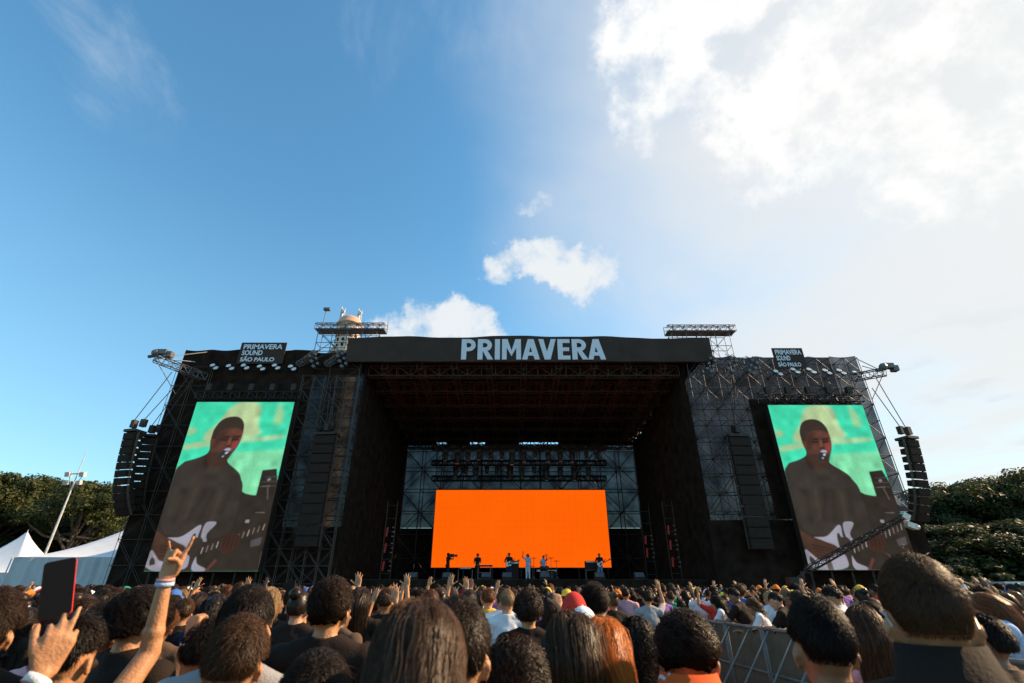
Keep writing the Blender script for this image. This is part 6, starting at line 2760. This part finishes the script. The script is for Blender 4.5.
m.build('viewfinder', M['cabinet'], t)

# ------------------------------------------------------------------ the crowd
cand = []
sp = .60
j = 0
y = 3.3
while y < 29.5:
    half = y * 1.16 + 2.0
    x = -half + (sp / 2 if j % 2 else 0)
    while x < half:
        xx, yy = x + rnd.uniform(-.16, .16), y + rnd.uniform(-.16, .16)
        ok = True
        if yy < 11.3 and 1.75 + .02 * yy < xx < bar_x(yy) + .32:
            ok = False                       # the empty aisle
        if yy < 11.3 and bar_x(yy) - .2 < xx < bar_x(yy) + .95:
            ok = False                       # the leaning row is already there
        pj = project(xx, yy, 1.5)
        if pj:                               # keep the view over the near heads as open as it is
            lim = 3.6 if pj[0] < 200 else (4.4 if pj[0] < 380 else (5.4 if pj[0] < 590 else (7.6 if pj[0] < 900 else 5.0)))
            if yy < lim and -40 < pj[0] < 1064:
                ok = False
        for nx_, ny_ in NEAR_XY:
            if (nx_ - xx) ** 2 + (ny_ - yy) ** 2 < .47 ** 2:
                ok = False
                break
        if ok:
            cand.append((xx, yy))
        x += sp
    y += sp * (.87 if y < 12 else 1.0)
    j += 1
rnd.shuffle(cand)

MALE = ['m_down'] * 26 + ['m_up_r', 'm_low_r', 'm_low_point', 'm_fist_l']
FEM = ['f_down'] * 26 + ['f_up_l', 'f_low_l', 'f_up_both', 'f_phone', 'f_clap']
HC_ = ['black'] * 8 + ['dark brown'] * 7 + ['brown'] * 3 + ['fair', 'auburn']
SH_ = ['black'] * 8 + ['white'] * 4 + ['grey'] * 2 + ['orange', 'orange', 'red', 'red', 'yellow', 'blue', 'pale blue', 'green', 'navy', 'brown', 'denim', 'pink', 'purple', 'khaki']
# raised hands the photo shows at a place: (px of the hand, distance, pose)
WANT = [(180, 6.8, 'f_up_l'), (335, 8.0, 'f_up_both'), (420, 7.6, 'm_fist_l'), (495, 9.2, 'f_up_l'), (240, 7.4, 'm_up_r'), (296, 5.6, 'm_low_r'), (388, 6.0, 'f_low_l'), (445, 6.5, 'f_up_l'), (272, 5.0, 'f_phone'), (312, 6.4, 'f_up_l'), (352, 6.2, 'm_up_r'), (362, 5.2, 'm_low_r'), (377, 7.0, 'f_up_both'), (403, 6.8, 'm_up_r'), (465, 7.2, 'm_up_r'), (528, 4.3, 'm_low_point'), (663, 9.4, 'm_up_r'), (770, 12, 'f_up_l'), (808, 9.5, 'f_up_l'), (846, 9.0, 'm_up_r'), (1004, 6.5, 'f_up_l'), (480, 8.5, 'f_clap'), (425, 9.5, 'f_up_l'), (696, 13, 'm_up_r'), (730, 12.5, 'f_up_both')]
spec = []
for xx, yy in cand:
    fem = rnd.random() < .5
    pose = rnd.choice(FEM if fem else MALE)
    s = (rnd.gauss(.945, .032) if fem else rnd.gauss(.985, .035))
    hair = rnd.choice(['long', 'wavy', 'long', 'bob', 'bun', 'pony', 'curly'] if fem else ['short', 'short', 'messy', 'messy', 'curly', 'bun'])
    hat = hatcol = None
    if yy < 9 and hair == 'pony':
        hair = 'wavy'
    if yy < 6:
        SHc = ['black', 'black', 'black', 'navy', 'brown', 'black', 'grey']
    else:
        SHc = SH_
    r_ = rnd.random()
    if r_ < (.17 if yy > 6.5 else .04):
        hat = rnd.choice(['cap', 'cap', 'cap', 'beanie', 'bucket'])
        hatcol = rnd.choice(['orange', 'orange', 'red', 'black', 'white', 'yellow', 'green', 'lime', 'purple', 'blue'])
        if hair in ('curly', 'bun'):
            hair = 'short'
    spec.append(dict(x=xx, y=yy, pose=pose, s=min(s, 1.04 if yy > 9 else .985), hair=hair, hc=rnd.choice(HC_), hat=hat, hatcol=hatcol, shirt=rnd.choice(SHc), skin=rnd.choice([0, 0, 1, 1, 1, 2, 2, 3, 3, 4]), yaw=rnd.gauss(0, .35), long=rnd.random() < .18))
for px, D, pose in WANT:
    hx = {'f_up_l': -.30, 'm_up_r': .3, 'f_high_r': .2, 'm_point': .28}.get(pose, 0)
    X = P(px, 585, D).x - hx
    b_ = min(spec, key=lambda q: (q['x'] - X) ** 2 + (q['y'] - D) ** 2)
    b_.update(pose=pose, yaw=0.0, x=X, y=D, s=.97 + .015 * (int(px) % 3), skin=1, hat=None, long=False, shirt=('black', 'white', 'black', 'grey')[int(px) % 4])
    if b_['hair'] == 'short' and pose[0] == 'f':
        b_['hair'] = 'bob'
spec.sort(key=lambda q: math.hypot(q['x'], q['y']))

# which of them show, and how large: a coarse depth pass from near to far
Wd, Hd = 1024, 683
buf = np.zeros((Hd, Wd), bool)


def cover(X, Y, top, sx=1.0):
    c = 0
    a_ = project(X, Y, top)
    b_ = project(X, Y, top - .27)
    if not a_ or not b_:
        return 0
    for (z1, z2, w) in ((top, top - .25, .17 * sx), (top - .25, top - .7, .44 * sx)):
        p1, p2 = project(X, Y, z1), project(X, Y, z2)
        if not p1 or not p2:
            continue
        hw = w / 2 * F / p1[2]
        x0, x1 = int(max(0, p1[0] - hw)), int(min(Wd, p1[0] + hw + 1))
        y0, y1 = int(max(0, p1[1])), int(min(Hd, p2[1] + 1))
        if x1 > x0 and y1 > y0:
            sub = buf[y0:y1, x0:x1]
            c += int((~sub).sum())
            sub[:] = True
    return c


PRO_ = 0
for ob in [o for o in bpy.data.objects if o.name.split('.')[0] == 'person' and o.location.z < .5 and o.location.y < 12]:
    cover(ob.location.x, ob.location.y, ob.scale.z * 1.77)
for q in spec:
    q['vis'] = cover(q['x'], q['y'], q['s'] * 1.77)
n_named = sum(1 for o in bpy.data.objects if o.name.split('.')[0] == 'person')
NIND = 298 - n_named
vis = sorted([q for q in spec if q['vis'] > 0], key=lambda q: -q['vis'])
ind = vis[:NIND]
ids = {id(q) for q in ind}
rest = [q for q in spec if id(q) not in ids and (q['vis'] > 0 or rnd.random() < .35)]

# labels: looks first, then the landmark they stand before; places only where looks repeat
HT = {'short': 'short {} hair', 'messy': 'messy {} hair', 'curly': 'curly {} hair', 'long': 'long {} hair', 'wavy': 'wavy {} hair', 'bob': '{} bob hair', 'bun': '{} hair in a bun', 'pony': '{} ponytail'}


def zone(px):
    for lim, nm in ((60, 'by the peaked tent'), (118, 'by the swept tent'), (190, 'below the tent side screen'), (275, 'below the tent side screen edge'), (345, 'below the bare scaffold'), (425, 'below the dark wing, tent side'), (480, 'below the camera operator'), (525, 'below the white guitar'), (570, 'below the drum kit'),
                    (620, 'below the pale blue guitar'), (700, 'below the dark wing, crane side'), (765, 'below the see-through scaffold'), (840, 'below the crane side screen'), (905, 'below the crane boom')):
        if px < lim:
            return nm
    return 'below the far trees'


for q in ind:
    pr = project(q['x'], q['y'], 1.65 * q['s'])
    q['px'] = pr[0] if pr else 0
    look = (q['hatcol'] + ' ' + {'cap': 'cap', 'beanie': 'beanie', 'bucket': 'bucket hat'}[q['hat']]) if q['hat'] else HT[q['hair']].format(q['hc'])
    dep = 'near' if q['y'] < 6 else ('mid crowd' if q['y'] < 11 else ('far crowd' if q['y'] < 18 else 'farthest rows'))
    q['key'] = (look, q['shirt'], ARMS_UP.get(q['pose'], ''), dep, zone(q['px']))
    a_ = ARMS_UP.get(q['pose'], '')
    q['lab'] = f"{q['shirt']} shirt, {look}" + (f", {a_}" if a_ else '') + f", {dep} {zone(q['px'])}"
groups = {}
for q in ind:
    groups.setdefault(q['lab'], []).append(q)
OR = ['leftmost', 'second from left', 'third from left', 'fourth from left', 'fifth from left', 'sixth from left', 'seventh from left', 'eighth from left']
for lb, qs in groups.items():
    if len(qs) > 1:
        qs.sort(key=lambda q: q['px'])
        for i, q in enumerate(qs):
            q['lab'] = OR[min(i, 7)] + ' with ' + lb
for q in ind:
    import re as _re
    cw = lambda t_: len(_re.findall(r"[A-Za-z0-9][A-Za-z0-9'-]*", t_))
    for a_, b_ in ((' with ', ' '), ('the ', ''), (' shirt,', ','), (', mid crowd', ''), ('crane side ', ''), ('tent side ', ''), (' from left', ''), (' brown', ''), ('see-through ', '')):
        if cw(q['lab']) > 16:
            q['lab'] = q['lab'].replace(a_, b_)
    if not q['lab'].startswith(tuple(OR)):
        q['lab'] = 'person in ' + q['lab'] if cw(q['lab']) < 15 else q['lab']


def face_yaw(x, y):
    return -math.atan2(1.0 - x, 42.0 - y)


for q in ind:
    hair = q['hair']
    o = person(PRO[q['pose']], (q['x'], q['y'], 0), face_yaw(q['x'], q['y']) + q['yaw'], q['s'], SKIN[q['skin']], CLOTH[q['shirt']], CLOTH[('black', 'denim', 'khaki', 'navy')[int(q['x'] * 7 + q['y'] * 13) % 4]], hair, q['hc'], q['hat'],
               CLOTH[q['hatcol']] if q['hat'] else None, 'long' if q['long'] else 'short', q['lab'], 'crowd in front of the stage')
    if q['pose'] == 'f_phone' and q['vis'] > 60:
        wl_, wr_ = PRO['f_phone']['hands']['L'], PRO['f_phone']['hands']['R']
        mid = (wl_[0] + wr_[0]) / 2 + (wl_[1] + wr_[1]) / 2 * .13
        w_ = o.matrix_basis @ mid
        phone('smartphone', w_, .075, .15, (0, 0, 1), (-math.sin(-o.rotation_euler.z), -math.cos(o.rotation_euler.z), 0), CLOTH['black'], 'black smartphone held up in both hands ' + zone(q['px']) + (', near' if q['y'] < 6 else ', farther back'))

# the rest of the crowd reads as one mass
lowm = {}
for fem in (0, 1):
    for up in (0, 1):
        lowm[(fem, up)] = body('down', 'up' if up else 'down', bool(fem), voxel=.036, face=False)
CM = []
CI = {}


def cidx(m_):
    if m_.name not in CI:
        CI[m_.name] = len(CM)
        CM.append(m_)
    return CI[m_.name]


lowhead = {}
for k_ in ('short', 'long', 'cap'):
    mm = MB()
    if k_ == 'cap':
        mm.ball(HC + np.array((0, 0, .012)), HR * 1.12, None, 10, 6)
        mm.box((HC[0], HC[1] + .13, HC[2] + .02), (.13, .1, .012))
    else:
        mm.ball(HC + np.array((0, -.015, .01)), HR * np.array((1.08, 1.06, 1.05)), None, 10, 6)
        if k_ == 'long':
            mm.ball((0, -.075, 1.52), (.095, .055, .19), None, 10, 6)
    vv = np.array([tuple(v) for v in mm.v])
    ff = []
    for f in mm.f:
        ff.append(tuple(f) if len(f) == 4 else (f[0], f[1], f[2], f[2]))
    lowhead[k_] = (vv, ff)


def quads(me):
    v, nn, f = arrays(me)
    return v, f


LQ = {}
for k_, p_ in lowm.items():
    LQ[k_] = [quads(p_['body']), quads(p_['g']['short']), quads(p_['g']['trousers'])]
AV, AF, AM, off = [], [], [], 0
for q in rest:
    fem = int(q['pose'][0] == 'f')
    up = int(q['pose'] not in ('m_down', 'f_down'))
    a_ = face_yaw(q['x'], q['y']) + q['yaw']
    ca, sa = math.cos(a_), math.sin(a_)
    rm = np.array(((ca, -sa, 0), (sa, ca, 0), (0, 0, 1))) * q['s']
    hk = 'cap' if q['hat'] else ('long' if q['hair'] in ('long', 'wavy') else 'short')
    parts_ = [(*LQ[(fem, up)][0], SKIN[q['skin']]), (*LQ[(fem, up)][1], CLOTH[q['shirt']]), (*LQ[(fem, up)][2], CLOTH['black']), (lowhead[hk][0], np.array([f if len(set(f)) == 4 else f for f in lowhead[hk][1]]), CLOTH[q['hatcol']] if q['hat'] else HAIR[q['hc']])]
    for v, f, m_ in parts_:
        AV.append(v @ rm.T + np.array((q['x'], q['y'], 0)))
        AF.append(np.asarray(f) + off)
        AM.append(np.full(len(f), cidx(m_)))
        off += len(v)
if AV:
    F_all = np.concatenate(AF)
    M_all = np.concatenate(AM)
    V_all = np.concatenate(AV)
    tri = F_all[:, 2] == F_all[:, 3]
    loops = np.concatenate([F_all[~tri].ravel(), F_all[tri][:, :3].ravel()]).astype(np.int32)
    tot = np.concatenate([np.full((~tri).sum(), 4), np.full(tri.sum(), 3)]).astype(np.int32)
    me = bpy.data.meshes.new('crowd')
    me.vertices.add(len(V_all))
    me.vertices.foreach_set('co', V_all.astype(np.float32).ravel())
    me.loops.add(len(loops))
    me.loops.foreach_set('vertex_index', loops)
    me.polygons.add(len(tot))
    me.polygons.foreach_set('loop_start', np.concatenate([[0], np.cumsum(tot)[:-1]]).astype(np.int32))
    me.polygons.foreach_set('loop_total', tot)
    me.polygons.foreach_set('material_index', np.concatenate([M_all[~tri], M_all[tri]]).astype(np.int32))
    me.polygons.foreach_set('use_smooth', np.ones(len(tot), bool))
    for m_ in CM:
        me.materials.append(m_)
    me.update(calc_edges=True)
    tag(link('crowd', me), 'distant mass of small heads and shoulders between the nearer people and the stage', 'crowd', None, 'stuff')
print('people', n_named, 'individual', len(ind), 'rest', len(rest), 'visible', len(vis))
